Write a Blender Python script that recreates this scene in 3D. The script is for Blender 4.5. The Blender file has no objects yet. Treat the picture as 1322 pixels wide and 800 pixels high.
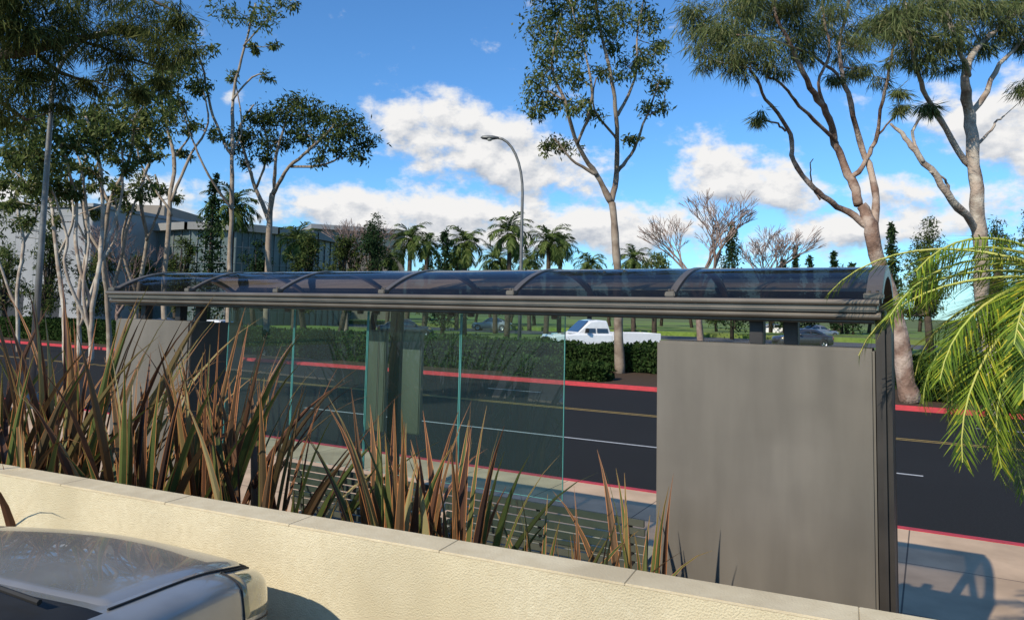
import bpy, math, random
import numpy as np
from mathutils import Vector, Matrix
random.seed(7); rng=np.random.default_rng(7)
scene=bpy.context.scene
scene.view_settings.view_transform='Standard'; scene.view_settings.look='None'; scene.view_settings.exposure=0
# ------------------------------------------------------------------ camera
F=960.0; CY=325.0; pitch=math.atan(75/960); roll=0.022
C=Vector((0,0,2.65))
fw=Vector((0,math.cos(pitch),math.sin(pitch))); up0=Vector((0,-math.sin(pitch),math.cos(pitch)))
rt=Vector((1,0,0))*math.cos(roll)+up0*math.sin(roll)
upv=-Vector((1,0,0))*math.sin(roll)+up0*math.cos(roll)
cd=bpy.data.cameras.new("camera"); cam=bpy.data.objects.new("camera",cd); scene.collection.objects.link(cam)
cam.matrix_world=Matrix(((rt.x,upv.x,-fw.x,C.x),(rt.y,upv.y,-fw.y,C.y),(rt.z,upv.z,-fw.z,C.z),(0,0,0,1)))
cd.sensor_width=36; cd.lens=36*F/1322; cd.shift_y=-75/1322; cd.clip_end=6000; cd.clip_start=0.05
scene.camera=cam
def ray(px,py): return fw*F+rt*(px-661)+upv*(CY-py)
def P(px,py,D):
    d=ray(px,py); return C+d*(D/d.y)
def G(px,py,z=0.0):
    d=ray(px,py); return C+d*((z-C.z)/d.z)
# ------------------------------------------------------------------ helpers
def thing(name,label,category,loc=(0,0,0),rot=0,group=None):
    o=bpy.data.objects.new(name,None); o.empty_display_size=.3
    scene.collection.objects.link(o); o.location=loc; o.rotation_euler=(0,0,rot)
    o["label"]=label; o["category"]=category
    if group:o["group"]=group
    return o
def mobj(name,V,Fc,mat,parent=None,smooth=False,mi=None,kind=None,world=False):
    me=bpy.data.meshes.new(name)
    me.from_pydata([tuple(v) for v in V],[],[tuple(f) for f in Fc])
    mats=mat if isinstance(mat,(list,tuple)) else [mat]
    for m in mats: me.materials.append(m)
    if mi is not None: me.polygons.foreach_set("material_index",np.asarray(mi,dtype=np.int32))
    if smooth: me.polygons.foreach_set("use_smooth",np.ones(len(me.polygons),dtype=bool))
    me.update()
    o=bpy.data.objects.new(name,me); scene.collection.objects.link(o)
    if parent:
        o.parent=parent
        if world:
            M=Matrix.Translation(parent.location)@parent.rotation_euler.to_matrix().to_4x4()
            me.transform(M.inverted())
    if kind:o["kind"]=kind
    return o
class MB:
    def __init__(s): s.v=[]; s.f=[]; s.m=[]
    def add(s,V,Fc,mi=0):
        n=len(s.v); s.v+= [tuple(x) for x in V]; s.f+=[tuple(i+n for i in f) for f in Fc]; s.m+=[mi]*len(Fc)
    def box(s,x0,x1,y0,y1,z0,z1,mi=0,b=0.0):
        if b<=0:
            V=[(x0,y0,z0),(x1,y0,z0),(x1,y1,z0),(x0,y1,z0),(x0,y0,z1),(x1,y0,z1),(x1,y1,z1),(x0,y1,z1)]
            s.add(V,[(0,3,2,1),(4,5,6,7),(0,1,5,4),(1,2,6,5),(2,3,7,6),(3,0,4,7)],mi)
        else:
            import bmesh
            bm=bmesh.new(); bmesh.ops.create_cube(bm,size=1)
            for v in bm.verts:
                v.co=Vector(((x0+x1)/2+v.co.x*(x1-x0),(y0+y1)/2+v.co.y*(y1-y0),(z0+z1)/2+v.co.z*(z1-z0)))
            bmesh.ops.bevel(bm,geom=bm.edges[:],offset=b,segments=2,affect='EDGES')
            bm.verts.index_update()
            s.add([v.co[:] for v in bm.verts],[[v.index for v in f.verts] for f in bm.faces],mi); bm.free()
    def tube(s,pts,rs,n=8,mi=0,cap=True):
        pts=[Vector(p) for p in pts]
        if not hasattr(rs,'__len__'): rs=[rs]*len(pts)
        base=len(s.v); a=None
        for i,p in enumerate(pts):
            t=(pts[min(i+1,len(pts)-1)]-pts[max(i-1,0)])
            if t.length<1e-9:t=Vector((0,0,1))
            t.normalize()
            if a is None:
                a=t.orthogonal().normalized()
            else:
                a=(a-t*a.dot(t)); a=a.normalized() if a.length>1e-6 else t.orthogonal().normalized()
            b=t.cross(a)
            for k in range(n):
                q=2*math.pi*k/n; s.v.append(tuple(p+(a*math.cos(q)+b*math.sin(q))*rs[i]))
        for i in range(len(pts)-1):
            for k in range(n):
                k2=(k+1)%n; s.f.append((base+i*n+k,base+i*n+k2,base+(i+1)*n+k2,base+(i+1)*n+k)); s.m.append(mi)
        if cap:
            s.f.append(tuple(base+k for k in range(n))[::-1]); s.m.append(mi)
            e=base+(len(pts)-1)*n; s.f.append(tuple(e+k for k in range(n))); s.m.append(mi)
    def lathe(s,c,axis,prof,n=20,mi=0):
        c=Vector(c); ax=Vector(axis).normalized(); a=ax.orthogonal().normalized(); b=ax.cross(a); base=len(s.v)
        for r,h in prof:
            for k in range(n):
                q=2*math.pi*k/n; s.v.append(tuple(c+ax*h+(a*math.cos(q)+b*math.sin(q))*r))
        for i in range(len(prof)-1):
            for k in range(n):
                k2=(k+1)%n; s.f.append((base+i*n+k,base+i*n+k2,base+(i+1)*n+k2,base+(i+1)*n+k)); s.m.append(mi)
    def obj(s,name,mat,parent=None,smooth=False,kind=None,world=False):
        return mobj(name,s.v,s.f,mat,parent,smooth,s.m if isinstance(mat,(list,tuple)) else None,kind,world)
def nt(name):
    m=bpy.data.materials.new(name); m.use_nodes=True; t=m.node_tree
    return m,t,t.nodes,t.links,t.nodes["Principled BSDF"]
def ramp(n,stops):
    r=n.new("ShaderNodeValToRGB"); cr=r.color_ramp
    while len(cr.elements)<len(stops): cr.elements.new(.5)
    for e,(p,c) in zip(cr.elements,stops): e.position=p; e.color=(*c,1)
    return r
def surf(name,c1,c2=None,scale=5,rough=.7,metal=0,bump=0,bscale=60,spec=.5,detail=6,lo=.35,hi=.65,coat=0,c3=None,s3=.6,dist=.01,coatr=.03,stretch=None,streak=None):
    m,t,n,l,b=nt(name)
    tc=n.new("ShaderNodeTexCoord")
    b.inputs["Roughness"].default_value=rough; b.inputs["Metallic"].default_value=metal
    b.inputs["Specular IOR Level"].default_value=spec
    b.inputs["Coat Weight"].default_value=coat; b.inputs["Coat Roughness"].default_value=coatr
    if c2 is None: c2=tuple(x*.85 for x in c1)
    no=n.new("ShaderNodeTexNoise"); no.inputs["Scale"].default_value=scale; no.inputs["Detail"].default_value=detail
    l.new(tc.outputs["Object"],no.inputs["Vector"])
    r=ramp(n,[(lo,c1),(hi,c2)]); l.new(no.outputs["Fac"],r.inputs[0])
    out=r.outputs[0]
    if c3:
        n3=n.new("ShaderNodeTexNoise"); n3.inputs["Scale"].default_value=s3; n3.inputs["Detail"].default_value=4
        l.new(tc.outputs["Object"],n3.inputs["Vector"])
        r3=ramp(n,[(.45,(0,0,0)),(.62,(1,1,1))]); l.new(n3.outputs["Fac"],r3.inputs[0])
        mx=n.new("ShaderNodeMixRGB"); l.new(r3.outputs[0],mx.inputs[0]); l.new(out,mx.inputs[1]); mx.inputs[2].default_value=(*c3,1); out=mx.outputs[0]
    if streak:
        mp=n.new("ShaderNodeMapping"); mp.inputs["Scale"].default_value=stretch; l.new(tc.outputs["Object"],mp.inputs[0])
        n4=n.new("ShaderNodeTexNoise"); n4.inputs["Scale"].default_value=1; n4.inputs["Detail"].default_value=6; l.new(mp.outputs[0],n4.inputs["Vector"])
        r4=ramp(n,[(.3,(streak,)*3),(.7,(1.06,)*3)]); l.new(n4.outputs["Fac"],r4.inputs[0])
        m4=n.new("ShaderNodeMixRGB"); m4.blend_type='MULTIPLY'; m4.inputs[0].default_value=1; l.new(out,m4.inputs[1]); l.new(r4.outputs[0],m4.inputs[2]); out=m4.outputs[0]
    l.new(out,b.inputs["Base Color"])
    if bump:
        nb=n.new("ShaderNodeTexNoise"); nb.inputs["Scale"].default_value=bscale; nb.inputs["Detail"].default_value=4
        l.new(tc.outputs["Object"],nb.inputs["Vector"])
        bp=n.new("ShaderNodeBump"); bp.inputs["Strength"].default_value=bump; bp.inputs["Distance"].default_value=dist
        l.new(nb.outputs["Fac"],bp.inputs["Height"]); l.new(bp.outputs[0],b.inputs["Normal"])
    return m
def leafmat(name,stops,trans=.35,gloss=0):
    m,t,n,l,b=nt(name); n.remove(b)
    g=n.new("ShaderNodeNewGeometry"); r=ramp(n,stops); l.new(g.outputs["Random Per Island"],r.inputs[0])
    d=n.new("ShaderNodeBsdfDiffuse"); tr=n.new("ShaderNodeBsdfTranslucent")
    l.new(r.outputs[0],d.inputs[0]); l.new(r.outputs[0],tr.inputs[0])
    mx=n.new("ShaderNodeMixShader"); mx.inputs[0].default_value=trans; l.new(d.outputs[0],mx.inputs[1]); l.new(tr.outputs[0],mx.inputs[2])
    o=mx.outputs[0]
    if gloss:
        gl=n.new("ShaderNodeBsdfGlossy"); gl.inputs["Roughness"].default_value=.4
        m2=n.new("ShaderNodeMixShader"); m2.inputs[0].default_value=gloss; l.new(o,m2.inputs[1]); l.new(gl.outputs[0],m2.inputs[2]); o=m2.outputs[0]
    l.new(o,n["Material Output"].inputs[0]); return m
def glassmat(name,tint,refl=(1,1,1),rough=0.0,ior=1.5,mul=1.0,body=None,bodyf=0):
    m,t,n,l,b=nt(name); n.remove(b)
    tr=n.new("ShaderNodeBsdfTransparent"); tr.inputs[0].default_value=(*tint,1)
    gl=n.new("ShaderNodeBsdfGlossy"); gl.inputs[0].default_value=(*refl,1); gl.inputs["Roughness"].default_value=rough
    fr=n.new("ShaderNodeFresnel"); fr.inputs[0].default_value=ior
    mu=n.new("ShaderNodeMath"); mu.operation='MULTIPLY'; mu.use_clamp=True; mu.inputs[1].default_value=mul; l.new(fr.outputs[0],mu.inputs[0])
    src=tr.outputs[0]
    if body:
        df=n.new("ShaderNodeBsdfDiffuse"); df.inputs[0].default_value=(*body,1)
        mb=n.new("ShaderNodeMixShader"); mb.inputs[0].default_value=bodyf; l.new(src,mb.inputs[1]); l.new(df.outputs[0],mb.inputs[2]); src=mb.outputs[0]
    mx=n.new("ShaderNodeMixShader"); l.new(mu.outputs[0],mx.inputs[0]); l.new(src,mx.inputs[1]); l.new(gl.outputs[0],mx.inputs[2])
    l.new(mx.outputs[0],n["Material Output"].inputs[0]); return m
# ------------------------------------------------------------------ materials
M_asph=surf("asphalt",(.014,.0142,.0145),(.025,.025,.0245),scale=40,rough=.95,bump=.3,bscale=200,c3=(.021,.021,.021),s3=.35,spec=.12)
M_lot=surf("lot_asphalt",(.06,.06,.062),(.09,.09,.09),scale=30,rough=.9,bump=.3,bscale=150)
M_grass=surf("grass",(.10,.16,.028),(.16,.23,.045),scale=3,rough=.9,bump=.4,bscale=60,c3=(.12,.14,.045),s3=.1,spec=.2)
M_field=surf("field",(.09,.12,.04),(.13,.15,.06),scale=.3,rough=.95,spec=.1)
M_mulch=surf("mulch",(.05,.032,.02),(.10,.065,.04),scale=25,rough=.95,bump=.8,bscale=40,dist=.05,spec=.2)
M_red=surf("red_paint",(.50,.035,.045),(.38,.03,.035),scale=8,rough=.6)
M_yel=surf("yellow_line",(.42,.27,.05),(.28,.19,.06),scale=20,rough=.7)
M_wht=surf("white_line",(.5,.5,.48),(.34,.34,.34),scale=20,rough=.7)
M_stucco=surf("stucco",(.60,.51,.335),(.66,.57,.385),scale=30,rough=.95,bump=.8,bscale=140,c3=(.56,.47,.30),s3=1.2,spec=.1,dist=.007,stretch=(2.2,2.2,.5),streak=.86)
M_cap=surf("cap_stone",(.58,.48,.315),(.64,.54,.365),scale=14,rough=.95,bump=.5,bscale=130,c3=(.50,.41,.27),s3=2.5,spec=.06,dist=.005)
M_metal=surf("bronze_metal",(.165,.144,.116),(.136,.119,.096),scale=2.6,rough=.5,metal=.15,c3=(.185,.162,.132),s3=1.3,bump=.03,bscale=30,detail=12,lo=.25,hi=.75,spec=.4,stretch=(6,6,.9),streak=.82)
M_beam=surf("bronze_beam",(.20,.165,.13),(.15,.125,.10),scale=4,rough=.36,metal=.5)
M_edge=surf("dark_bronze_edge",(.060,.052,.045),(.042,.037,.033),scale=4,rough=.45,metal=.4)
M_dark=surf("dark_metal",(.035,.032,.03),(.022,.02,.02),scale=4,rough=.5,metal=.3)
M_bench=surf("bench_metal",(.085,.09,.07),(.06,.066,.05),scale=5,rough=.55,metal=.2)
M_glass=glassmat("screen_glass",(.66,.85,.80),ior=1.5,mul=2.1,body=(.22,.42,.38),bodyf=.03)
M_gedge=surf("glass_edge",(.08,.26,.22),(.11,.36,.31),rough=.3)
M_roofg=glassmat("smoked_roof_glass",(.52,.52,.52),refl=(.70,.72,.75),rough=.03,ior=1.45,mul=.8,body=(.03,.03,.03),bodyf=.15)
M_bark=surf("pale_bark",(.38,.32,.25),(.22,.165,.12),scale=2.5,rough=.85,bump=.4,bscale=20,c3=(.27,.21,.16),s3=1.4,spec=.2,dist=.03)
M_barkb=surf("brown_bark",(.26,.20,.15),(.15,.11,.08),scale=2.5,rough=.85,bump=.4,bscale=20,c3=(.33,.27,.21),s3=1.4,spec=.2,dist=.03)
M_barkr=surf("ruddy_bark",(.27,.175,.13),(.13,.08,.06),scale=3.5,rough=.9,bump=.7,bscale=14,c3=(.40,.31,.25),s3=1.6,spec=.15,dist=.05)
M_barkp=surf("mottled_pale_bark",(.48,.42,.34),(.20,.145,.11),scale=3.2,rough=.9,bump=.7,bscale=14,c3=(.40,.31,.24),s3=1.9,spec=.15,dist=.05)
M_barkw=surf("white_bark",(.52,.47,.39),(.34,.27,.21),scale=2.0,rough=.8,bump=.4,bscale=20,c3=(.28,.21,.16),s3=1.7,spec=.2,dist=.03)
M_barkd=surf("dark_bark",(.10,.075,.055),(.06,.045,.035),scale=4,rough=.9,bump=.5,bscale=30,spec=.2)
M_twig=surf("twig_bark",(.26,.19,.16),(.18,.12,.10),scale=4,rough=.9,spec=.2)
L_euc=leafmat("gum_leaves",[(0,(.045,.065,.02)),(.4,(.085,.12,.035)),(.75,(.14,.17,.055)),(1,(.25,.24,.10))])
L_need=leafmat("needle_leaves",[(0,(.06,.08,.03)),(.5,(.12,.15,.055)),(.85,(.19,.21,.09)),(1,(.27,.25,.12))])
L_nd=leafmat("dark_needle_leaves",[(0,(.03,.042,.015)),(.5,(.07,.09,.028)),(.85,(.125,.14,.045)),(1,(.22,.21,.07))])  # darker needle greens, the overhanging tree's own leaf colour
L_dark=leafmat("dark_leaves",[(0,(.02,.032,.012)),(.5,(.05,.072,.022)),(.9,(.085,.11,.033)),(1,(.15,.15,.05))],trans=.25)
L_hedge=leafmat("hedge_leaves",[(0,(.016,.034,.01)),(.5,(.03,.058,.016)),(1,(.06,.09,.028))],trans=.2)
L_con=leafmat("conifer_leaves",[(0,(.012,.026,.012)),(.6,(.025,.048,.02)),(1,(.05,.08,.03))],trans=.15)
L_palm=leafmat("palm_leaves",[(0,(.07,.13,.018)),(.5,(.17,.26,.025)),(.82,(.32,.40,.035)),(1,(.68,.54,.05))],trans=.42,gloss=.03)
L_palmf=leafmat("tall_palm_leaves",[(0,(.04,.065,.02)),(.6,(.09,.13,.035)),(1,(.19,.22,.08))],trans=.3)
L_flax=leafmat("flax_leaves",[(0,(.045,.024,.017)),(.18,(.11,.05,.03)),(.34,(.18,.085,.04)),(.42,(.075,.095,.028)),(.56,(.12,.15,.04)),(.66,(.10,.06,.035)),(.78,(.17,.10,.045)),(.88,(.24,.135,.06)),(.95,(.19,.20,.065)),(1,(.50,.38,.19))],trans=.25,gloss=.03)
L_flaxe=surf("flax_leaf_edge",(.52,.21,.07),(.38,.15,.055),scale=6,rough=.6,spec=.2)
# ------------------------------------------------------------------ world
SUNEL=math.radians(35); TX,TY=.64,.768
w=bpy.data.worlds.new("World"); scene.world=w; w.use_nodes=True
N=w.node_tree.nodes; L=w.node_tree.links
for x in list(N): N.remove(x)
wo=N.new("ShaderNodeOutputWorld"); bg=N.new("ShaderNodeBackground"); L.new(bg.outputs[0],wo.inputs[0]); bg.inputs[1].default_value=.1
sky=N.new("ShaderNodeTexSky"); sky.sky_type='NISHITA'; sky.sun_disc=False; sky.sun_elevation=SUNEL; sky.sun_rotation=math.atan2(-TX,-TY); sky.air_density=1.0; sky.dust_density=.3; sky.ozone_density=2.0
def inp(s,x):
    if isinstance(x,(int,float)): s.default_value=x
    elif isinstance(x,tuple): s.default_value=x
    else: L.new(x,s)
def mth(op,a,b=None,clamp=False,c=None):
    m=N.new("ShaderNodeMath"); m.operation=op; m.use_clamp=clamp
    for i,x in enumerate([a,b,c]):
        if x is not None: inp(m.inputs[i],x)
    return m.outputs[0]
def vma(a,b,c=None,op='MULTIPLY_ADD'):
    m=N.new("ShaderNodeVectorMath"); m.operation=op
    for i,x in enumerate([a,b,c]):
        if x is not None: inp(m.inputs[i],x)
    return m.outputs[1] if op=='DOT_PRODUCT' else m.outputs[0]
tc=N.new("ShaderNodeTexCoord"); sp=N.new("ShaderNodeSeparateXYZ"); L.new(tc.outputs["Generated"],sp.inputs[0])
az=mth('ARCTAN2',sp.outputs[0],sp.outputs[1]); el=mth('ARCSINE',sp.outputs[2])
cb=N.new("ShaderNodeCombineXYZ"); L.new(az,cb.inputs[0]); L.new(el,cb.inputs[1])
blobs=[(590,172,98,44,1.0),(530,150,46,26,.7),(665,210,55,36,.8),(715,220,60,26,.7),(425,258,85,20,.8),(545,280,120,26,1.0),(690,298,130,22,.9),(820,288,70,20,.9),(925,222,88,34,1.0),(1000,245,60,22,.8),
(1140,248,62,22,.9),(1060,297,60,14,.9),(1250,150,95,46,.8),(1315,190,60,44,.75),(1310,258,60,22,.85),(1180,298,60,16,.8),(215,250,70,34,.8),(0,250,55,40,.8),(120,270,60,30,.5),(300,125,18,10,.6),(1420,120,120,60,.8),(-300,200,160,80,.9),(1800,250,200,60,.8)]
def density(vec):
    s=None
    for (px,py,rx,ry,a) in blobs:
        d=ray(px,py).normalized(); ba=math.atan2(d.x,d.y); be=math.asin(d.z)
        k=math.cos(ba)**2; sa=rx/F*k*1.05; se=ry/F*math.cos(ba)*1.05
        q=vma(vec,(1/sa,1/se,0),(-ba/sa,-be/se,0)); q=vma(q,q,op='DOT_PRODUCT')
        e=mth('POWER',.449,q)
        s=mth('MULTIPLY',e,a) if s is None else mth('MULTIPLY_ADD',e,a,c=s)
    q=vma(vec,(0,1/.05,0),(0,-.075/.05,0)); q=vma(q,q,op='DOT_PRODUCT'); s=mth('MULTIPLY_ADD',mth('POWER',.368,q),.38,c=s)
    n1=N.new("ShaderNodeTexNoise"); n1.inputs["Scale"].default_value=13; n1.inputs["Detail"].default_value=8; n1.inputs["Roughness"].default_value=.6
    L.new(vma(vec,(1,1.5,1),(0,0,0)),n1.inputs["Vector"])
    return mth('MULTIPLY_ADD',n1.outputs["Fac"],2.9,c=mth('MINIMUM',mth('SUBTRACT',s,1.42),-.30))
d1=density(cb.outputs[0]); d2=density(vma(cb.outputs[0],(1,1,1),(-.006,.016,0)))
mr=N.new("ShaderNodeMapRange"); mr.interpolation_type='SMOOTHSTEP'; L.new(d1,mr.inputs[0]); mr.inputs[1].default_value=.36; mr.inputs[2].default_value=1.0
lit=mth('MULTIPLY_ADD',mth('SUBTRACT',d1,d2),.85,c=.62,clamp=True)
cr=N.new("ShaderNodeValToRGB"); cr.color_ramp.elements[0].color=(.42,.48,.58,1); cr.color_ramp.elements[1].color=(.98,.97,.96,1); cr.color_ramp.elements[0].position=.10; cr.color_ramp.elements[1].position=.80
L.new(lit,cr.inputs[0])
sc=N.new("ShaderNodeMixRGB"); sc.blend_type='MULTIPLY'; sc.inputs[0].default_value=1; L.new(cr.outputs[0],sc.inputs[1]); sc.inputs[2].default_value=(9.3,9.3,9.3,1)
tn=N.new("ShaderNodeMixRGB"); tn.blend_type='MULTIPLY'; tn.inputs[0].default_value=1; L.new(sky.outputs[0],tn.inputs[1]); tn.inputs[2].default_value=(.72,1.26,1.75,1)
mx=N.new("ShaderNodeMixRGB"); L.new(mr.outputs[0],mx.inputs[0]); L.new(tn.outputs[0],mx.inputs[1]); L.new(sc.outputs[0],mx.inputs[2]); L.new(mx.outputs[0],bg.inputs[0])
sd=bpy.data.lights.new("sun",'SUN'); sd.energy=5.0; sd.angle=math.radians(.5); sd.color=(1,.92,.78)
so=bpy.data.objects.new("sun",sd); scene.collection.objects.link(so)
hl=math.hypot(TX,TY); so.rotation_euler=Vector((TX/hl*math.cos(SUNEL),TY/hl*math.cos(SUNEL),-math.sin(SUNEL))).to_track_quat('-Z','Y').to_euler()
# ------------------------------------------------------------------ frame of the street
vd=ray(-1050,400-.022*1711); s_=Vector((vd.x,vd.y,0)).normalized(); e_=-s_; n_=Vector((-e_.y,e_.x,0))
if n_.y<0:n_=-n_
PR=P(1143,600,4.09); O=Vector((PR.x,PR.y,0))-n_*.12; O=O-e_*.04
ROT=math.atan2(e_.y,e_.x)
def Wd(u,v,z): return O+e_*u+n_*v+Vector((0,0,z))
def UV(p): 
    q=Vector((p[0],p[1],0))-O; return q.dot(e_),q.dot(n_)
def Uat(px,v):
    d=ray(px,400); a=(O+n_*v)
    t=((a-C).dot(n_))/d.dot(n_); return UV(C+d*t)[0]
vk=UV(G(1243,704,0))[1]; vy=UV(G(1040,556,0))[1]; vw=UV(G(790,571,0))[1]; vf=UV(G(1000,517,0))[1]; vw2=UV(G(1275,554,0))[1]
def strip(name,u0,u1,v0,v1,z,mat,kind="structure",depth=None):
    b=MB()
    if depth: 
        Vs=[Wd(u0,v0,z-depth),Wd(u1,v0,z-depth),Wd(u1,v1,z-depth),Wd(u0,v1,z-depth),Wd(u0,v0,z),Wd(u1,v0,z),Wd(u1,v1,z),Wd(u0,v1,z)]
        b.add(Vs,[(0,3,2,1),(4,5,6,7),(0,1,5,4),(1,2,6,5),(2,3,7,6),(3,0,4,7)])
    else: b.add([Wd(u0,v0,z),Wd(u1,v0,z),Wd(u1,v1,z),Wd(u0,v1,z)],[(0,1,2,3)])
    o=b.obj(name,mat); o["kind"]=kind; return o
g=MB(); g.add([(-2500,-600,-.06),(2500,-600,-.06),(2500,4000,-.06),(-2500,4000,-.06)],[(0,1,2,3)]); g.obj("ground",M_field,kind="structure")
strip("road",-260,160,vk-.05,vf+.05,0,M_asph)
b=MB()
def line(b,u0,u1,v,wd,z=.004): b.add([Wd(u0,v-wd/2,z),Wd(u1,v-wd/2,z),Wd(u1,v+wd/2,z),Wd(u0,v+wd/2,z)],[(0,1,2,3)])
line(b,-200,120,vy,.08); line(b,-200,120,vy+.2,.08); b.obj("yellow_road_line",M_yel,kind="structure")
b=MB(); 
line(b,-14,Uat(850,vw),vw,.09)
for i in range(8): line(b,Uat(850,vw)+3+i*7,Uat(850,vw)+4.6+i*7,vw+.15,.09)
for i in range(12): line(b,Uat(1255,vw2)-14+i*7,Uat(1255,vw2)-12.0+i*7,vw2,.09)
b.obj("white_road_line",M_wht,kind="structure")
M_pj,t,n,l,bs=nt("jointed_pavement")
tcx=n.new("ShaderNodeTexCoord"); br=n.new("ShaderNodeTexBrick"); br.offset=0; br.inputs["Scale"].default_value=1; br.inputs["Brick Width"].default_value=1.5; br.inputs["Row Height"].default_value=1.5; br.inputs["Mortar Size"].default_value=.008
br.inputs["Color1"].default_value=(.58,.41,.27,1); br.inputs["Color2"].default_value=(.54,.38,.25,1); br.inputs["Mortar"].default_value=(.16,.12,.09,1)
l.new(tcx.outputs["Object"],br.inputs[0]); no=n.new("ShaderNodeTexNoise"); no.inputs["Scale"].default_value=1.8; no.inputs["Detail"].default_value=8; l.new(tcx.outputs["Object"],no.inputs[0])
rr=ramp(n,[(.3,(.72,.72,.72)),(.7,(1.08,1.08,1.08))]); l.new(no.outputs[0],rr.inputs[0]); mm=n.new("ShaderNodeMixRGB"); mm.blend_type='MULTIPLY'; mm.inputs[0].default_value=1; l.new(br.outputs[0],mm.inputs[1]); l.new(rr.outputs[0],mm.inputs[2]); l.new(mm.outputs[0],bs.inputs["Base Color"]); bs.inputs["Roughness"].default_value=.9; bs.inputs["Specular IOR Level"].default_value=.15
pb=MB(); pb.box(-200,120,-.7,vk-.16,-.05,.13); po=pb.obj("pavement",M_pj,kind="structure"); po.location=(O.x,O.y,0); po.rotation_euler=(0,0,ROT)
kb=MB(); kb.box(-200,120,vk-.157,vk,-.05,.132,b=.02); k=kb.obj("kerb",M_red,kind="structure"); k.location=(O.x,O.y,0); k.rotation_euler=(0,0,ROT)
kb=MB(); kb.box(-200,120,vf,vf+.16,-.05,.14,b=.02); k=kb.obj("kerb",M_red,kind="structure"); k.location=(O.x,O.y,0); k.rotation_euler=(0,0,ROT)
strip("verge",-200,120,vf+.163,vf+8,.11,M_mulch,depth=.2)
strip("car_park",-200,120,vf+8.0,vf+24,.16,M_lot,depth=.3)
strip("lawn",-200,160,vf+24,vf+40,.35,M_grass,depth=.5)
strip("car_park",-200,160,vf+40,vf+54,.25,M_lot,depth=.4)
strip("lawn",-260,200,vf+54,vf+140,.7,M_grass,depth=.9)
# ------------------------------------------------------------------ retaining wall
CAPZ=1.70; LOTZ=.85
w0=G(0,611,CAPZ); w1=G(1080,800,CAPZ); wd=Vector((w1.x-w0.x,w1.y-w0.y,0)).normalized(); wn=Vector((-wd.y,wd.x,0)); WROT=math.atan2(wd.y,wd.x)
wl=thing("retaining_wall","low cream stucco garden wall with flush pale cap","wall",(w0.x,w0.y,0),WROT)
b=MB(); b.box(-22,12,.0,.155,-.1,CAPZ-.010); b.obj("wall_face",M_stucco,wl)
b=MB(); x=-22.0
while x<12:
    b.box(x,x+.7485,-.001,.157,CAPZ-.0098,CAPZ+random.uniform(-.0008,.0008),b=.002); x+=.75
b.obj("wall_cap",M_cap,wl)
lw=Vector((w0.x,w0.y,0))
def WW(a,c,z): return lw+wd*a+wn*c+Vector((0,0,z))
b=MB(); V=[WW(-22,-.003,-.05),WW(12,-.003,-.05),WW(12,-30,-.05),WW(-22,-30,-.05),WW(-22,-.003,LOTZ),WW(12,-.003,LOTZ),WW(12,-30,LOTZ),WW(-22,-30,LOTZ)]
b.add(V,[(4,5,6,7),(0,1,5,4),(1,2,6,5),(2,3,7,6),(3,0,4,7)]); b.obj("parking_lot",M_lot,kind="structure")
b=MB(); nu,nv=90,14
for i in range(nu+1):
    a=-20+i*30/nu
    pa=WW(a,.15,0); uu,vv=UV(pa); q=Wd(uu,-.6,0)
    if vv>-.75: q=WW(a,.45,0)
    for j in range(nv+1):
        t=j/nv; z=.95-(t**1.3)*.78+random.uniform(-.02,.02)
        p=pa.lerp(q,t); b.v.append((p.x,p.y,z))
for i in range(nu):
    for j in range(nv):
        k=i*(nv+1)+j; b.f.append((k,k+nv+1,k+nv+2,k+1)); b.m.append(0)
b.obj("planting_bed",M_mulch,kind="structure",smooth=True)
# ------------------------------------------------------------------ shelter
SZ=.13
sh=thing("bus_shelter","long bronze bus shelter with smoked curved glass roof","bus shelter",(O.x,O.y,SZ),ROT)
LEN=-Uat(138,0); RW=1.6; APX=2.84
b=MB()
b.box(-LEN,.02,.0,.12,2.55,2.612,b=.010)
b.tube([(-LEN-.01,.045,2.530),(.035,.045,2.530)],.022,12)
b.tube([(-LEN,.085,2.50),(.0,.085,2.50)],.014,10)
b.tube([(-LEN-.01,-.005,2.602),(.03,-.005,2.602)],.018,12)
b.obj("eaves_beam",M_beam,sh,smooth=False)
b=MB(); b.box(-LEN,.02,RW-.1,RW,2.56,2.62,b=.012); b.tube([(-LEN-.01,RW+.01,2.6),(.03,RW+.01,2.6)],.02,12)
b.obj("eaves_beam",M_beam,sh)
def arc(t,off=0):
    hw=RW/2-.04; rise=APX-2.615; R=(hw*hw+rise*rise)/(2*rise); th=math.asin(hw/R); a=-th+2*th*t
    return RW/2+(R+off)*math.sin(a), APX-R+(R+off)*math.cos(a)
bay=LEN/6
for i in range(6):
    b=MB(); m=18
    for j in range(m+1):
        y,z=arc(j/m); b.v+=[(-LEN+i*bay+.02,y,z),(-LEN+(i+1)*bay-.02,y,z)]
    for j in range(m): b.f.append((2*j,2*j+1,2*j+3,2*j+2)); b.m.append(0)
    b.obj("roof_pane",M_roofg,sh,smooth=True)
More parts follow.
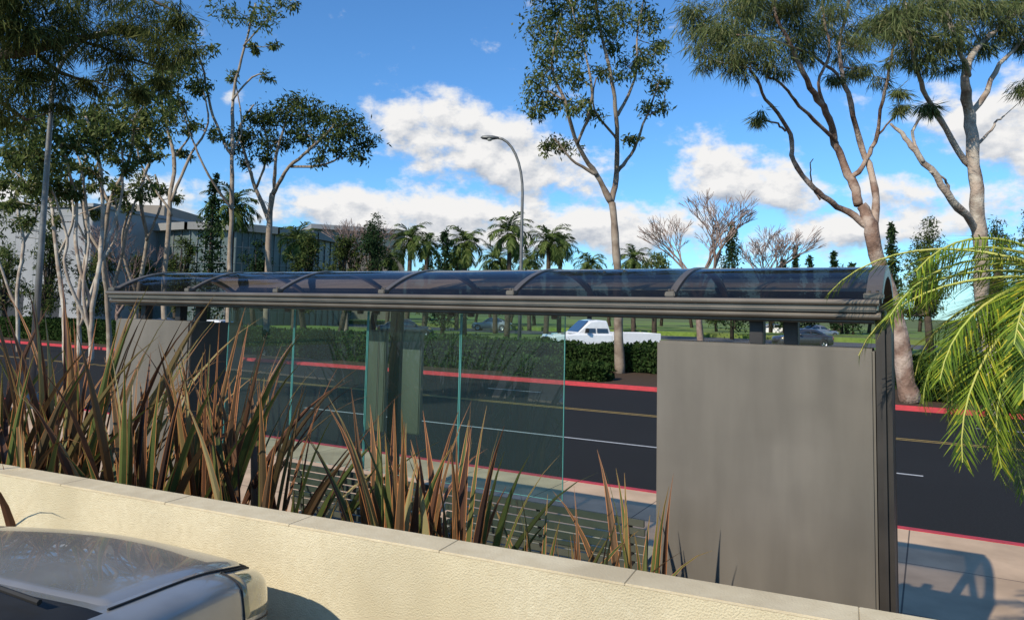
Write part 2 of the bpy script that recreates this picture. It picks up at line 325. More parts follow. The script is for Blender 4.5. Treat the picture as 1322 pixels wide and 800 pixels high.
for i in range(7):
    wr=.021 if 0<i<6 else .04
    b=MB(); m=20; x0=-LEN+i*bay
    for j in range(m+1):
        y,z=arc(j/m,.008); y2,z2=arc(j/m,-.018)
        b.v+=[(x0-wr,y,z),(x0+wr,y,z),(x0+wr,y2,z2),(x0-wr,y2,z2)]
    for j in range(m):
        for q in range(4):
            a0=4*j+q;a1=4*j+(q+1)%4; b.f.append((a0,a1,a1+4,a0+4)); b.m.append(0)
    b.f+=[(0,1,2,3),(4*m+3,4*m+2,4*m+1,4*m)]; b.m+=[0,0]
    for yy in (arc(0.02),arc(.98)):
        b.box(x0-wr-.01,x0+wr+.01,yy[0]-.04,yy[0]+.04,yy[1]-.01,yy[1]+.022,b=.005)
    for sg in (-1,1): b.lathe((x0+sg*wr*.5,.06,2.66),(0,-.35,1),[(.001,.012),(.008,.01),(.010,0)],8)
    if i==6:
        n0=len(b.v)
        for j in range(m+1):
            y,z=arc(j/m,.0); b.v.append((.041,y,z)); b.v.append((.041,y,max(2.60,z-.06)))
        for j in range(m): b.f.append((n0+2*j,n0+2*j+1,n0+2*j+3,n0+2*j+2)); b.m.append(0)
    b.obj("roof_rib",M_beam,sh)
for xx in (-LEN+.1,-LEN+1.2,-1.2,-.1):
    b=MB(); b.box(xx-.03,xx+.03,.12,RW-.1,2.56,2.60,b=.004); b.obj("cross_beam",M_dark,sh)
def panel(x0,x1,y0,y1,z1,name="advertising_panel",mat=M_metal):
    b=MB(); b.box(x0,x1,y0,y1,.08,z1,b=.014); b.obj(name,mat,sh)
    b=MB(); b.box(x0+.05,x1-.05,y0+.05,y1-.05,0.0,.079); b.obj("panel_plinth",M_dark,sh)
uR0=Uat(848,.12); panel(uR0,-.004,.12,.36,2.35)
uL0,uL1=Uat(150,.12),Uat(246,.12); panel(uL0,uL1-.004,.12,.42,2.35)
b=MB(); b.box(uL1,uL1+.02,.13,.72,.02,2.34,b=.004); b.obj("panel_side",M_edge,sh)
b=MB(); b.box(0.0,.078,.115,.40,.0,2.56,b=.03); b.obj("panel_edge_post",M_edge,sh)
for (xx,yy) in ((uR0+.6,.2),(uR0+.78,.3),(uL0+.3,.25),(uL1-.3,.25),(uL1-.08,.3)):
    b=MB(); b.box(xx-.04,xx+.04,yy-.04,yy+.04,2.349,2.56,b=.005); b.obj("bracket",M_dark,sh)
def post(x,y,r=.055): 
    b=MB(); b.tube([(x,y,0),(x,y,2.56)],r,16); b.lathe((x,y,0),(0,0,1),[(.11,0),(.11,.02),(r,.03)],16); b.obj("post",M_edge,sh,smooth=False)
post(.0,RW-.1,.04); post(-LEN+.1,RW-.1,.04)
for (a,c,y0) in ((474,499,.42),(521,545,.5)):
    x0,x1=Uat(a,y0),Uat(c,y0)
    b=MB(); b.box(x0,x1,y0,y0+.05,1.50,2.33,b=.008); b.obj("slim_panel",M_metal,sh)
x0,x1=Uat(504,.58),Uat(517,.58); b=MB(); b.box(x0,x1,.58,.64,.0,2.56,b=.006); b.obj("post",M_dark,sh)
gp=[Uat(p,.3) for p in (296,381,476,596,731)]
for i in range(4):
    x0,x1=gp[i]+.006,gp[i+1]-.006
    b=MB(); b.add([(x0,.30,1.22),(x1,.30,1.22),(x1,.30,2.5),(x0,.30,2.5)],[(0,1,2,3)],0)
    for xe in (x0,x1): b.box(xe-.0022,xe+.0022,.296,.306,1.22,2.5,1)
    b.box(x0+.004,x1-.004,.299,.303,1.215,1.218,1)
    b.obj("glass_screen",[M_glass,M_gedge],sh)
    for xe in (x0+.08,x1-.08):
        b=MB(); b.box(xe-.025,xe+.025,.285,.315,2.46,2.56,b=.004); b.obj("glass_clamp",M_beam,sh)
def bench(x0,x1):
    c=Wd(x0,1.0,SZ); t=thing("bench","dark green-grey slatted metal bench on the pavement","bench",c,ROT,"benches under the shelter")
    Lx=x1-x0
    b=MB()
    for i in range(7): b.box(0,Lx,.0+.018*i,.02+.018*i,.98-.07*i-.052,.98-.07*i,b=.004)
    b.obj("backrest",M_bench,t)
    b=MB()
    for i in range(7): b.box(0,Lx,.16+.062*i,.212+.062*i,.44,.458,b=.004)
    b.obj("seat",M_bench,t)
    for xx in (.12,Lx/2,Lx-.12):
        b=MB(); b.box(xx-.025,xx+.025,.14,.19,0,.41); b.box(xx-.025,xx+.025,.5,.55,0,.41); b.box(xx-.025,xx+.025,.13,.58,.405,.438)
        b.tube([(xx,.15,.42),(xx,.028,.96)],.018,8); b.obj("leg",M_dark,t)
    for xx in (.02,Lx-.02):
        b=MB(); b.tube([(xx,.08,.62),(xx,.3,.64),(xx,.55,.62),(xx,.58,.45)],.018,8); b.obj("armrest",M_bench,t)
uB0,uB1=-5.3,-1.62; mid=(uB0+uB1)/2
bench(uB0,mid-.03); bench(mid+.03,uB1)
# ------------------------------------------------------------------ leaves
def perp(D):
    R=rng.normal(size=D.shape); c=np.cross(D,R); return c/np.maximum(np.linalg.norm(c,axis=1,keepdims=True),1e-6)
def leafquads(Cn,Dr,Ln,Wn):
    Dr=Dr/np.maximum(np.linalg.norm(Dr,axis=1,keepdims=True),1e-6); S=perp(Dr)
    Ln=Ln[:,None]; Wn=Wn[:,None]
    a=Cn; m=Cn+Dr*Ln*.45; t=Cn+Dr*Ln
    return np.stack([a,m+S*Wn*.5,t,m-S*Wn*.5],axis=1).reshape(-1,3)
def fastmesh(name,V,mat,parent=None,n=4,world=False):
    nf=len(V)//n; me=bpy.data.meshes.new(name); 
    if world and parent:
        Mi=np.array((Matrix.Translation(parent.location)@parent.rotation_euler.to_matrix().to_4x4()).inverted()); V=V@Mi[:3,:3].T+Mi[:3,3]
    me.vertices.add(len(V)); me.vertices.foreach_set("co",np.ascontiguousarray(V,dtype=np.float32).ravel())
    me.loops.add(len(V)); me.loops.foreach_set("vertex_index",np.arange(len(V),dtype=np.int32))
    me.polygons.add(nf); me.polygons.foreach_set("loop_start",np.arange(0,nf*n,n,dtype=np.int32)); me.polygons.foreach_set("loop_total",np.full(nf,n,dtype=np.int32))
    me.materials.append(mat); me.update(calc_edges=True)
    o=bpy.data.objects.new(name,me); scene.collection.objects.link(o)
    if parent:o.parent=parent
    return o
def puffs(c,r,npuff,nleaf,style,scale=1.0):
    c=np.array(c); r=np.array(r)
    d=rng.normal(size=(npuff,3)); d/=np.linalg.norm(d,axis=1,keepdims=True); rad=rng.uniform(.15,1,size=(npuff,1))**.6
    pc=c+d*rad*r; out=[]; pr=r.mean()*.36
    for p in pc:
        k=max(4,int(nleaf*rng.uniform(.5,1.4))); 
        if style=='needle':
            Cn=p+rng.normal(size=(k,3))*pr*np.array([.6,.6,.4]); Dr=(Cn-p)/max(pr,.01)*.5+rng.normal(size=(k,3))*.35+np.array([0,0,-.75]); Ln=rng.uniform(.25,.5,k)*scale; Wn=rng.uniform(.016,.032,k)*scale
        elif style=='con':
            Cn=p+rng.normal(size=(k,3))*pr*.8; Dr=rng.normal(size=(k,3))+np.array([0,0,.2]); Ln=rng.uniform(.2,.4,k)*scale; Wn=Ln*.45
        else:
            Cn=p+rng.normal(size=(k,3))*pr*np.array([.75,.75,.6]); Dr=rng.normal(size=(k,3))*.7+np.array([0,0,-.6]); Ln=rng.uniform(.16,.34,k)*scale; Wn=Ln*rng.uniform(.22,.36,k)
        out.append(leafquads(Cn,Dr,Ln,Wn))
    return np.concatenate(out),pc
def smoothpts(pts,k=4):
    a=np.array(pts,float); 
    if len(a)<3:return a
    out=[]
    for i in range(len(a)-1):
        p0=a[max(i-1,0)];p1=a[i];p2=a[i+1];p3=a[min(i+2,len(a)-1)]
        for j in range(k):
            t=j/k; out.append(.5*((2*p1)+(-p0+p2)*t+(2*p0-5*p1+4*p2-p3)*t*t+(-p0+3*p1-3*p2+p3)*t**3))
    out.append(a[-1]); return np.array(out)
def tree(label,cat,D,limbs,clusters,style,bark,leaf,dens=1.0,scale=1.0,seed=0,twig=True,name="tree",group=None,ktw=5,thick=.8,jit=.022):
    rs=random.Random(seed); by=limbs[0][0][1]; bx=limbs[0][0][0]
    def off(px,py):
        h=max(0,(by-py))/F*D
        return h*.16*math.sin(px*.021+seed*1.7)+h*.06*math.sin(py*.03+seed)
    def PP(px,py): return P(px,py,D+off(px,py))
    b0=PP(bx,by); b0=Vector((b0.x,b0.y,0.1))
    t=thing(name,label,cat,b0,0,group)
    mb=MB(); allp=[]
    for li,lb in enumerate(limbs):
        pts=[(*PP(x,y),r*D/F*thick) for x,y,r in lb]
        if li==0: pts=[(pts[0][0]+.0,pts[0][1],0.0,pts[0][3]*1.35)]+pts if pts[0][2]>.4 else pts
        s=smoothpts(pts,5)
        j=np.cumsum(rng.normal(size=(len(s),3))*jit,axis=0); j-=np.linspace(0,1,len(s))[:,None]*j[-1]; s[:,:3]+=j*(D/30)
        mb.tube([tuple(q[:3]) for q in s],[max(q[3]*rs.uniform(.9,1.1),.008) for q in s],8)
        allp+= [q for q in s[len(s)//4 if li==0 else 0:]]
    A=np.array(allp); lv=[]
    for cl in clusters:
        px,py,rx,ry=cl[:4]; c=P(px,py,D+off(px,py)+rs.uniform(-.5,.5)*rx/F*D*1.5); k=D/F
        npf=max(4,int(dens*rx*ry/(42 if style!='needle' else 52))); r=(rx*k,rx*k,ry*k)
        V,pc=puffs(c,r,npf,48 if style!='needle' else 75,style,scale); lv.append(V)
        if twig:
            d=np.linalg.norm(A[:,:3]-np.array(c),axis=1)+np.maximum(0,A[:,2]-c.z)*1.5; q=A[int(np.argmin(d))]
            r0=min(q[3]*.6,.045*D/30); m=(q[:3]+np.array(c))/2+np.array([0,0,-.1*rs.random()*ry*k])
            s=smoothpts([(*q[:3],r0),(*m,r0*.7),(*c,r0*.4)],3); mb.tube([tuple(x[:3]) for x in s],[x[3] for x in s],5,cap=False)
            for pcc in pc[:min(len(pc),ktw+3)]:
                m2=(np.array(c)+pcc)/2+rng.normal(size=3)*.08*k*20; mb.tube([tuple(c),tuple(m2),tuple(pcc)],[r0*.4,r0*.28,r0*.12],4,cap=False)
    mb.obj("trunk",bark,t,smooth=True,world=True)
    if lv: fastmesh("crown",np.concatenate(lv),leaf,t,world=True)
    return t
DC=31.5
tree("tall slender gum tree with airy crown before the hedge","tree",DC,
 [[(801,484,9),(797,400,8),(795,330,7),(790,262,6)],
  [(790,262,6),(770,225,4.5),(745,185,3.7),(728,130,3),(712,80,2),(722,30,1.5)],
  [(790,262,5.5),(796,220,4.5),(797,150,3.5),(788,90,3),(775,30,2.5),(760,-50,2)],
  [(796,220,4),(820,190,2.8),(835,150,2),(850,108,1.3)],
  [(770,225,3.5),(738,204,2.2),(715,178,1.4)],
  [(797,150,3),(818,100,2.2),(822,40,1.6),(835,-20,1.2)],
  [(745,185,3),(762,125,2.2),(752,60,1.6),(735,0,1.2)],[(797,180,2.5),(768,140,1.8),(770,100,1.2)],[(728,130,2),(700,120,1.5),(690,150,1)],[(835,150,1.6),(856,140,1.2),(858,120,.8)]],
 [(703,125,26,22),(712,85,28,24),(702,35,26,28),(735,50,28,22),(762,18,30,26),(800,20,30,26),(836,28,20,22),(840,72,24,18),(850,105,16,16),(812,85,22,18),(776,92,18,16),(730,188,26,10),(768,150,14,12),(838,140,22,12),(815,178,14,7),(742,140,18,14),(690,150,12,12),(700,-22,30,24),(760,-35,46,20),(830,-25,30,22),(745,100,16,12),(705,192,12,7),(850,60,14,14),(725,15,22,18),(792,55,18,16)],
 'euc',M_barkb,L_euc,dens=1.15,seed=1,thick=.72,scale=.9)
vt=UV(P(801,484,DC))[1]
tree("large leaning pine-like tree with ruddy forked trunk","tree",23,
 [[(1176,516,17),(1162,430,16),(1142,350,14),(1126,300,12),(1112,265,10)],
  [(1112,265,9),(1100,230,8),(1082,190,7),(1070,150,6),(1050,110,5),(1030,60,3.5),(1000,10,2.5)],
  [(1118,290,7),(1085,272,5.5),(1050,250,5),(1018,212,4.2),(1013,170,3.6),(985,120,2.6),(968,88,2)],
  [(1126,300,8),(1131,240,6.5),(1112,190,5.5),(1092,120,4.5),(1085,60,3.5),(1100,-10,2.5)],
  [(1100,230,5),(1125,190,4),(1132,140,3.2),(1146,80,2.5),(1160,20,2)],
  [(1080,185,4),(1042,150,3.2),(1015,118,2.4),(990,100,1.8)],[(1070,150,3.5),(1055,110,3),(1068,60,2.4),(1060,10,2)],[(1085,100,3),(1050,70,2.4),(980,50,1.8),(920,40,1.2)],
  [(1013,170,2.2),(1000,158,1.6),(984,150,1.1)],[(1125,190,2.6),(1140,165,2),(1160,140,1.4)],[(1060,258,1.8),(1046,228,1.3),(1050,205,.9)]],
 [(900,22,26,34),(928,50,32,30),(955,15,38,30),(975,60,36,26),(1010,15,38,28),(1035,55,36,26),(1070,28,34,28),(1095,60,28,22),(1128,35,32,28),(1150,75,18,14),(955,82,22,14),(1108,88,22,16),(1000,85,22,12),(1135,100,14,10),(1158,118,12,9),(910,75,16,12),(1000,-20,80,22),(1100,-20,60,22),(1080,95,14,10),(984,148,9,7),(1162,138,9,7)],
 'needle',M_barkr,L_need,dens=1.2,seed=2,scale=1.0,thick=.74,jit=.045)
tree("tall pale-barked gum tree with forked trunk and drooping crown","tree",20,
 [[(1288,540,13),(1272,400,12),(1263,300,11),(1257,220,10),(1250,150,9),(1246,100,7),(1268,60,4.5),(1312,15,3)],
  [(1263,300,7),(1228,258,6),(1192,208,5),(1168,178,3.6),(1150,160,2)],
  [(1256,215,5),(1218,152,4.5),(1196,100,3.3),(1182,50,2.3),(1168,0,2)],
  [(1250,150,5),(1285,92,4),(1325,50,3)],[(1246,100,5),(1236,50,4),(1225,0,3),(1230,-40,2)],[(1192,208,3),(1180,170,2.4),(1196,140,1.6)],[(1228,258,3),(1222,235,2),(1200,222,1.4)],[(1257,190,2.6),(1280,165,2),(1296,150,1.4)]],
 [(1170,28,34,28),(1208,48,30,26),(1250,20,34,28),(1292,28,32,26),(1322,62,22,20),(1200,5,34,24),(1190,75,22,12),(1150,22,26,20),(1270,55,24,14),(1240,-15,70,20),(1330,5,40,30),(1225,80,16,10),(1340,110,30,24),(1198,135,9,7)],
 'needle',M_barkp,L_need,dens=1.2,seed=3,scale=.95,thick=.78,jit=.045)
tree("slender pale gum tree with sparse crown","tree",35,
 [[(297,450,5.5),(298,350,5),(300,270,4.6),(298,200,4),(300,130,3.4),(315,60,2.6),(330,5,2)],
  [(298,200,3.2),(275,150,3),(262,95,2.2),(250,45,1.5)],[(300,270,3),(262,215,2.4),(238,150,1.6)],[(300,130,2.6),(325,100,2),(345,95,1.2)],[(315,60,2),(350,20,1.3)],[(298,200,2.4),(312,165,1.8),(305,110,1.2)]],
 [(300,12,34,12),(342,22,24,16),(345,98,10,8),(303,100,9,9),(330,60,10,7),(232,38,26,18),(255,110,16,14),(228,148,26,20),(222,95,22,20),(262,60,16,12),(355,60,8,6),(370,5,14,8),(280,175,10,8)],
 'euc',M_bark,L_euc,dens=.9,seed=4,thick=.62)
tree("gum tree with rounded dense crown on a forked trunk","tree",38,
 [[(345,450,6.5),(348,350,6),(350,290,5.5),(352,250,5)],[(352,250,4),(375,215,3.2),(400,190,2.5),(432,160,1.8)],[(350,290,4.2),(330,242,3.8),(316,200,3),(310,165,2.4),(328,135,1.5)],
  [(352,250,3.6),(360,200,3),(370,150,2)],[(375,215,2.5),(420,212,2),(455,188,1.3)],[(330,242,2.4),(345,200,2),(340,160,1.4)]],
 [(318,180,26,16),(335,152,28,16),(370,142,32,15),(410,147,32,15),(448,160,30,18),(470,184,20,12),(432,182,26,12),(396,172,26,14),(360,182,22,14),(312,212,14,8),(412,205,18,8),(455,200,18,8),(385,130,22,8),(345,205,12,6),(300,190,12,10)],
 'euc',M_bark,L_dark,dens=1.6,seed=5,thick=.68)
tree("clump of thin white-stemmed gum trees by the road","tree",28,
 [[(118,470,5),(120,400,4.6),(128,340,4.2),(133,270,3.8),(125,200,3.2),(110,150,2.2)],[(120,400,4),(100,330,3.6),(98,260,3),(80,200,2.2),(70,160,1.6)],[(128,340,3.6),(150,280,3),(160,220,2.4),(150,160,1.6)],[(118,430,3.5),(85,350,3),(88,300,2.6),(60,230,1.8)],[(118,450,3.2),(108,370,2.8),(115,300,2.4),(105,220,1.8)]],
 [(60,200,26,26),(95,185,26,22),(130,180,26,22),(75,240,24,14),(150,170,22,22),(120,220,20,12),(40,235,20,16),(30,195,24,24),(160,215,14,12),(20,260,16,10),(110,150,30,18),(45,160,30,20),(100,245,14,10)],
 'euc',M_barkw,L_euc,dens=1.2,seed=6,thick=.66)
tree("white-stemmed gum tree with drooping foliage","tree",31,
 [[(140,470,5),(140,400,5),(134,330,4.4),(140,260,3.8),(165,200,3),(175,150,2)],[(134,330,3),(112,290,2.6),(108,230,2),(95,190,1.4)],[(140,260,2.6),(125,220,2),(140,180,1.4)],[(140,400,3.4),(160,330,3),(172,270,2.2),(190,220,1.6)]],
 [(170,150,24,20),(195,165,20,18),(150,195,18,14),(120,240,14,8),(185,205,14,12),(195,120,26,20),(140,140,24,20),(160,245,14,9)],
 'euc',M_bark,L_euc,dens=1.1,seed=8,thick=.68)
tree("white-stemmed gum tree with low hanging foliage","tree",30,
 [[(84,470,5),(82,400,4.5),(74,330,4),(66,260,3.4),(50,200,2.6),(30,160,2)],[(74,330,3),(92,280,2.4),(84,220,1.8)],[(66,260,2.4),(30,235,1.8),(10,215,1.3)]],
 [(20,215,22,18),(50,255,18,14),(88,255,16,14),(15,170,26,20),(60,220,18,14),(5,240,18,14),(70,285,12,10),(185,245,16,12)],
 'euc',M_barkw,L_euc,dens=1.1,seed=15,thick=.64)
tree("thin white gum tree with twisting upper stems","tree",36,
 [[(172,460,4.5),(176,380,4.2),(188,310,3.8),(182,250,3.2),(196,190,2.4),(180,150,1.6)],[(188,310,2.8),(205,265,2.2),(200,225,1.5)],[(176,380,3),(158,320,2.6),(166,270,2),(150,235,1.4)]],
 [(200,205,16,12),(178,235,16,12),(150,240,14,10),(205,245,12,9),(215,180,16,12),(165,265,10,8),(225,255,12,10)],
 'euc',M_bark,L_euc,dens=1.1,seed=16,thick=.66)
tree("pair of thin leaning gum stems with light foliage","tree",33,
 [[(104,465,4.2),(102,380,3.8),(112,310,3.4),(104,250,2.8),(112,200,2)],[(104,420,3),(128,350,2.6),(150,300,2.2),(148,250,1.6)],[(112,310,2.4),(92,270,1.8),(96,235,1.3)]],
 [(104,215,16,12),(148,258,14,10),(92,240,12,9),(125,275,10,7),(30,285,14,9)],
 'euc',M_barkw,L_euc,dens=1.1,seed=17,thick=.66)
tree("thin gum stems with foliage near the pale building","tree",38,
 [[(24,460,4),(22,380,3.6),(30,320,3.2),(20,260,2.6),(28,210,2)],[(22,400,2.8),(2,340,2.4),(-6,290,1.8)],[(30,320,2.4),(48,280,1.8),(44,245,1.3)]],
 [(20,285,20,10),(0,270,18,12),(45,270,14,9),(60,300,14,8),(-8,300,14,10),(35,240,16,10)],
 'euc',M_barkw,L_euc,dens=1.2,seed=18,thick=.66)
tree("young gum tree with twisting branches","tree",33,
 [[(214,450,5.5),(215,350,5),(221,260,4.4),(226,200,3.6),(212,140,2.4),(205,100,1.8)],[(221,260,3.2),(240,210,2.8),(268,160,2),(262,110,1.4)],[(221,280,2.8),(190,230,2.4),(175,180,1.6)],[(226,200,2.4),(245,170,1.8),(235,130,1.2)]],
 [(205,95,26,22),(175,170,18,16),(262,112,16,16),(235,135,18,14),(212,150,18,12),(190,190,12,10),(252,165,14,10),(180,125,20,18),(240,80,22,16),(238,200,12,9)],
 'euc',M_bark,L_euc,dens=1.1,seed=9,thick=.66)
tree("big overhanging pine-like tree with dark drooping foliage","tree",15,
 [[(-190,540,26),(-185,300,24),(-165,150,20),(-120,100,15),(-40,80,10),(40,66,7),(100,50,5),(160,40,3.5)],[(-120,100,8),(-60,30,6),(20,0,5),(90,-30,4)],[(40,66,4),(80,95,3),(120,105,2)],[(-40,80,5),(0,130,3.5),(35,155,2.5)],[(100,50,3),(170,75,2.5),(215,90,1.6)],[(90,-30,4),(170,-10,3),(230,15,2)]],
 [(0,18,44,32),(42,55,38,30),(88,28,42,32),(135,55,34,26),(172,22,38,28),(205,60,32,28),(232,25,22,22),(20,105,36,26),(68,100,34,24),(108,115,24,18),(20,150,28,14),(158,98,24,18),(10,-20,60,24),(110,-20,70,22),(210,100,18,16),(75,140,16,12),(240,60,12,14),(185,120,14,9),(-50,60,60,60),(-120,60,70,60)],
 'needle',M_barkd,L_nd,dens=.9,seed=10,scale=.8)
# ------------------------------------------------------------------ distant trees
def rtree(label,D,px,top,wpx,kind,leaf,n=1.0,bark=M_barkd,seed=0,cat="tree",group=None,name="tree",pos=None):
    rs=random.Random(seed)
    if pos: base=Vector(pos); H=wpx*1.5; R=wpx*.6; D=70
    else: base=P(px,400,D); base.z=.3; tp=P(px,top,D); H=tp.z-.3; R=wpx/F*D
    t=thing(name,label,cat,base,rs.uniform(0,6),group); mb=MB()
    if kind=='conifer':
        mb.tube([(0,0,0),(0,0,H*.95)],[H*.02,.02],6); lv=[]
        k=int(26*n)
        for i in range(k):
            f=(i+.5)/k; z=H*(.1+.9*f); r=(R*(1-f)**.75+.08)*rs.uniform(.75,1.15)
            V,_=puffs((0,0,z),(r,r,H*.03),5,18,'con',max(.8,D/70)); lv.append(V)
    else:
        mb.tube([(0,0,0),(.05*H,0,H*.3),(0,.04*H,H*.7)],[H*.03,H*.025,.03],7); lv=[]
        for i in range(int(24*n)):
            a=rs.uniform(0,6.28); f=rs.random(); z=H*(.3+.62*f); rr=R*math.sin(math.pi*min(1,.25+.7*f))*rs.uniform(.2,.85)
            x,y=rr*math.cos(a),rr*math.sin(a); mb.tube([(0,0,H*.3),(x*.6,y*.6,z*.8),(x,y,z)],[H*.012,H*.008,.015],4,cap=False)
            V,_=puffs((x,y,z),(R*.33,R*.33,H*.09),6,26,'euc',max(.9,D/55)); lv.append(V)
    mb.obj("trunk",bark,t,True); fastmesh("crown",np.concatenate(lv),leaf,t); return t
def bare(label,D,px,top,wpx,seed,bark=M_twig,tk=1.0):
    rs=random.Random(seed); base=P(px,400,D); base.z=.3; H=P(px,top,D).z-.3; t=thing("bare_tree",label,"tree",base); mb=MB()
    spread=wpx/F*D/(H*.7); tw=MB()
    def grow(p,d,l,r,lev):
        q=p+d*l; m=p+d*l*.5+Vector((rs.uniform(-1,1),rs.uniform(-1,1),0))*l*.08
        (mb if lev<3 else tw).tube([p,m,q],[r,r*.85,r*.7],5 if lev<3 else 3,cap=False)
        if lev>=6:return
        for i in range(3):
            a=rs.uniform(0,6.28); nd=(d+Vector((math.cos(a),math.sin(a),rs.uniform(-.1,.35)))*.62*max(.8,spread)).normalized()
            grow(q if i else p+d*l*rs.uniform(.6,1),nd,l*rs.uniform(.64,.84),max(r*.6,.011*tk*D/40),lev+1)
    grow(Vector((0,0,0)),Vector((0,0,1)),H*.27,H*.022,0)
    mb.obj("trunk",bark,t,True); tw.obj("crown",bark,t); return t
bare("leafless deciduous tree with reddish twigs",58,905,224,70,3,tk=1.3)
bare("leafless deciduous tree with reddish twigs",72,985,276,46,5,tk=1.1)
bare("leafless brown tree with fine twigs",50,152,268,50,8)
bare("leafless brown tree with fine twigs",70,448,262,30,11)
rtree("dark conifer beside the building",45,268,228,26,'conifer',L_con,1.3,seed=1)
rtree("dark bushy tree near the palms",60,480,275,32,'bush',L_con,1.4,seed=2)
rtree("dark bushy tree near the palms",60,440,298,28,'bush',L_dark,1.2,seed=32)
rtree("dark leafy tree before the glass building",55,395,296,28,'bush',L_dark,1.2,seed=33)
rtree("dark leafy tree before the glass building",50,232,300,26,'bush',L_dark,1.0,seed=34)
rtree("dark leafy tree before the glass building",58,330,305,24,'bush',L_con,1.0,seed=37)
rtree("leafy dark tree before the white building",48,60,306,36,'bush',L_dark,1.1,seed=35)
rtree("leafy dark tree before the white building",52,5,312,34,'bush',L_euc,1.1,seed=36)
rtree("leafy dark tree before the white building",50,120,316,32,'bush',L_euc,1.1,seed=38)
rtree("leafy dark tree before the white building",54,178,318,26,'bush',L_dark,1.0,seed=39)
rtree("dark bushy conifer beside tall palms",64,572,298,22,'conifer',L_con,1.2,seed=3)
rtree("rounded evergreen tree behind parked cars",70,845,318,34,'bush',L_euc,1.3,seed=4)
rtree("broad dark conifer behind bare trees",72,945,290,28,'conifer',L_con,1.4,seed=6)
for i,(px,top,ww) in enumerate([(1027,320,9),(1046,332,11),(1077,326,8),(1101,340,9),(1012,338,9)]):
    rtree("small dark far-off pointed conifer",85,px,top,ww,'conifer',L_con,.8,seed=20+i,group="far conifers")
rtree("dark conifer between gum trees",48,1153,292,16,'conifer',L_con,1.1,seed=7)
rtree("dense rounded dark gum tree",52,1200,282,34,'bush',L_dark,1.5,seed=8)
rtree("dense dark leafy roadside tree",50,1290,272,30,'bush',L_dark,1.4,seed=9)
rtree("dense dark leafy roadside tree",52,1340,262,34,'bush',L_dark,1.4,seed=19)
rs=random.Random(4)
for i in range(40):
    px=rs.choice([rs.uniform(380,1150),rs.uniform(-150,1500)])
    rtree("distant leafy tree across the car park",rs.uniform(80,118),px,rs.uniform(335,364),rs.uniform(22,36),'bush',rs.choice([L_dark,L_euc,L_con]),.7,seed=50+i,group="distant trees")
for i in range(9):  # unseen trees behind the camera, added so the glass reflects no bare horizon
    a=math.radians(186+i*7); r=60+rs.uniform(-6,6)
    rtree("unseen leafy tree added for the glass reflections",70,0,0,rs.uniform(5,7),'bush',L_dark,.7,seed=120+i,group="unseen trees added for reflections",pos=(math.cos(a)*r,math.sin(a)*r,0))
# ------------------------------------------------------------------ palms
def palm_mesh(nfr,L0,seed,nl=26,lw=.05,ll=.5,droop=1.0,upmin=-.3,upmax=1.2,ld=1.0):
    rs=random.Random(seed); mb=MB(); vs=[]
    for i in range(nfr):
        a=i*2.399+rs.uniform(-.2,.2); up=upmin+(upmax-upmin)*((i+.5)/nfr); L_=L0*rs.uniform(.8,1.12)
        h=Vector((math.cos(a),math.sin(a),0)); side=Vector((-math.sin(a),math.cos(a),0)); pts=[];p=Vector((0,0,0)); ang=up; k=12
        for j in range(k+1):
            pts.append(p.copy()); d=h*math.cos(ang)+Vector((0,0,math.sin(ang))); p=p+d*L_/k; ang-=droop*(.07+.16*j/k)
        mb.tube(pts,[.010*L0/1.3*(1-.85*j/k)+.0013 for j in range(k+1)],5,cap=False)
        for j in range(nl):
            f=.08+.92*(j+.5)/nl; x=f*k; i0=min(int(x),k-1); q=pts[i0].lerp(pts[i0+1],x-i0); d=(pts[i0+1]-pts[i0]).normalized(); upn=side.cross(d)
            l1=ll*math.sin(math.pi*min(1,.18+.72*f))*rs.uniform(.8,1.15)
            for sg in (-1,1):
                dr=(d*(.6+.5*f)+side*sg*.75+upn*rs.uniform(-.2,.5)).normalized(); wv=dr.cross(upn).normalized()*lw*.5
                q1=q+dr*l1*.5+Vector((0,0,-.02*l1*ld)); q2=q+dr*l1+Vector((0,0,-.20*l1*droop*ld))
                vs.append((q-wv*.6,q+wv*.6,q1+wv,q1-wv)); vs.append((q1-wv,q1+wv,q2+wv*.1,q2-wv*.1))
    return mb,vs
def ptrunk(H,r): 
    b=MB(); n=14; b.tube([(.15*math.sin(i/n*2),0,H*i/n) for i in range(n+1)],[r*(1.25-.35*i/n)*(1+.04*(i%2)) for i in range(n+1)],10); return b
base_parts=None
def palm(px,top,D,Lf,rot):
    global base_parts
    base=P(px,400,D); base.z=.3; H=P(px,top,D).z-.3-Lf*.55
    t=thing("palm_tree","tall feathery palm in a row across the car park","palm tree",base,rot,"row of palms")
    ptrunk(H,.2).obj("trunk",M_barkd,t,True)
    if base_parts is None:
        mb,vs=palm_mesh(22,2.6,5,nl=22,lw=.10,ll=.75,droop=1.1,upmin=-.5,upmax=1.4)
        V=np.array([tuple(x) for q in vs for x in q]); o=fastmesh("crown",V,L_palmf,t); base_parts=o
    else:
        o=base_parts.copy(); scene.collection.objects.link(o); o.parent=t
    o.location=(.15*math.sin(2),0,H); s=Lf/2.6; o.scale=(s,s,s)
for i,(px,top,D,Lf) in enumerate([(525,288,70,2.7),(548,300,78,2.6),(600,292,66,2.7),(640,318,72,2.5),(655,278,62,2.8),(705,290,68,2.9),(722,300,80,2.6),(762,325,76,2.4),(818,318,80,2.6),(380,290,64,2.6),(500,318,82,2.4),(590,318,84,2.5),(684,322,86,2.4),(296,242,58,3.0)]):
    palm(px,top,D,Lf,i*1.3)
pc=P(1378,362,3.3)
t=thing("palm_tree","small yellow-green date palm beside the shelter","palm tree",(pc.x,pc.y,.5),.5)
ptrunk(pc.z-.5-.05,.09).obj("trunk",M_barkd,t,True)
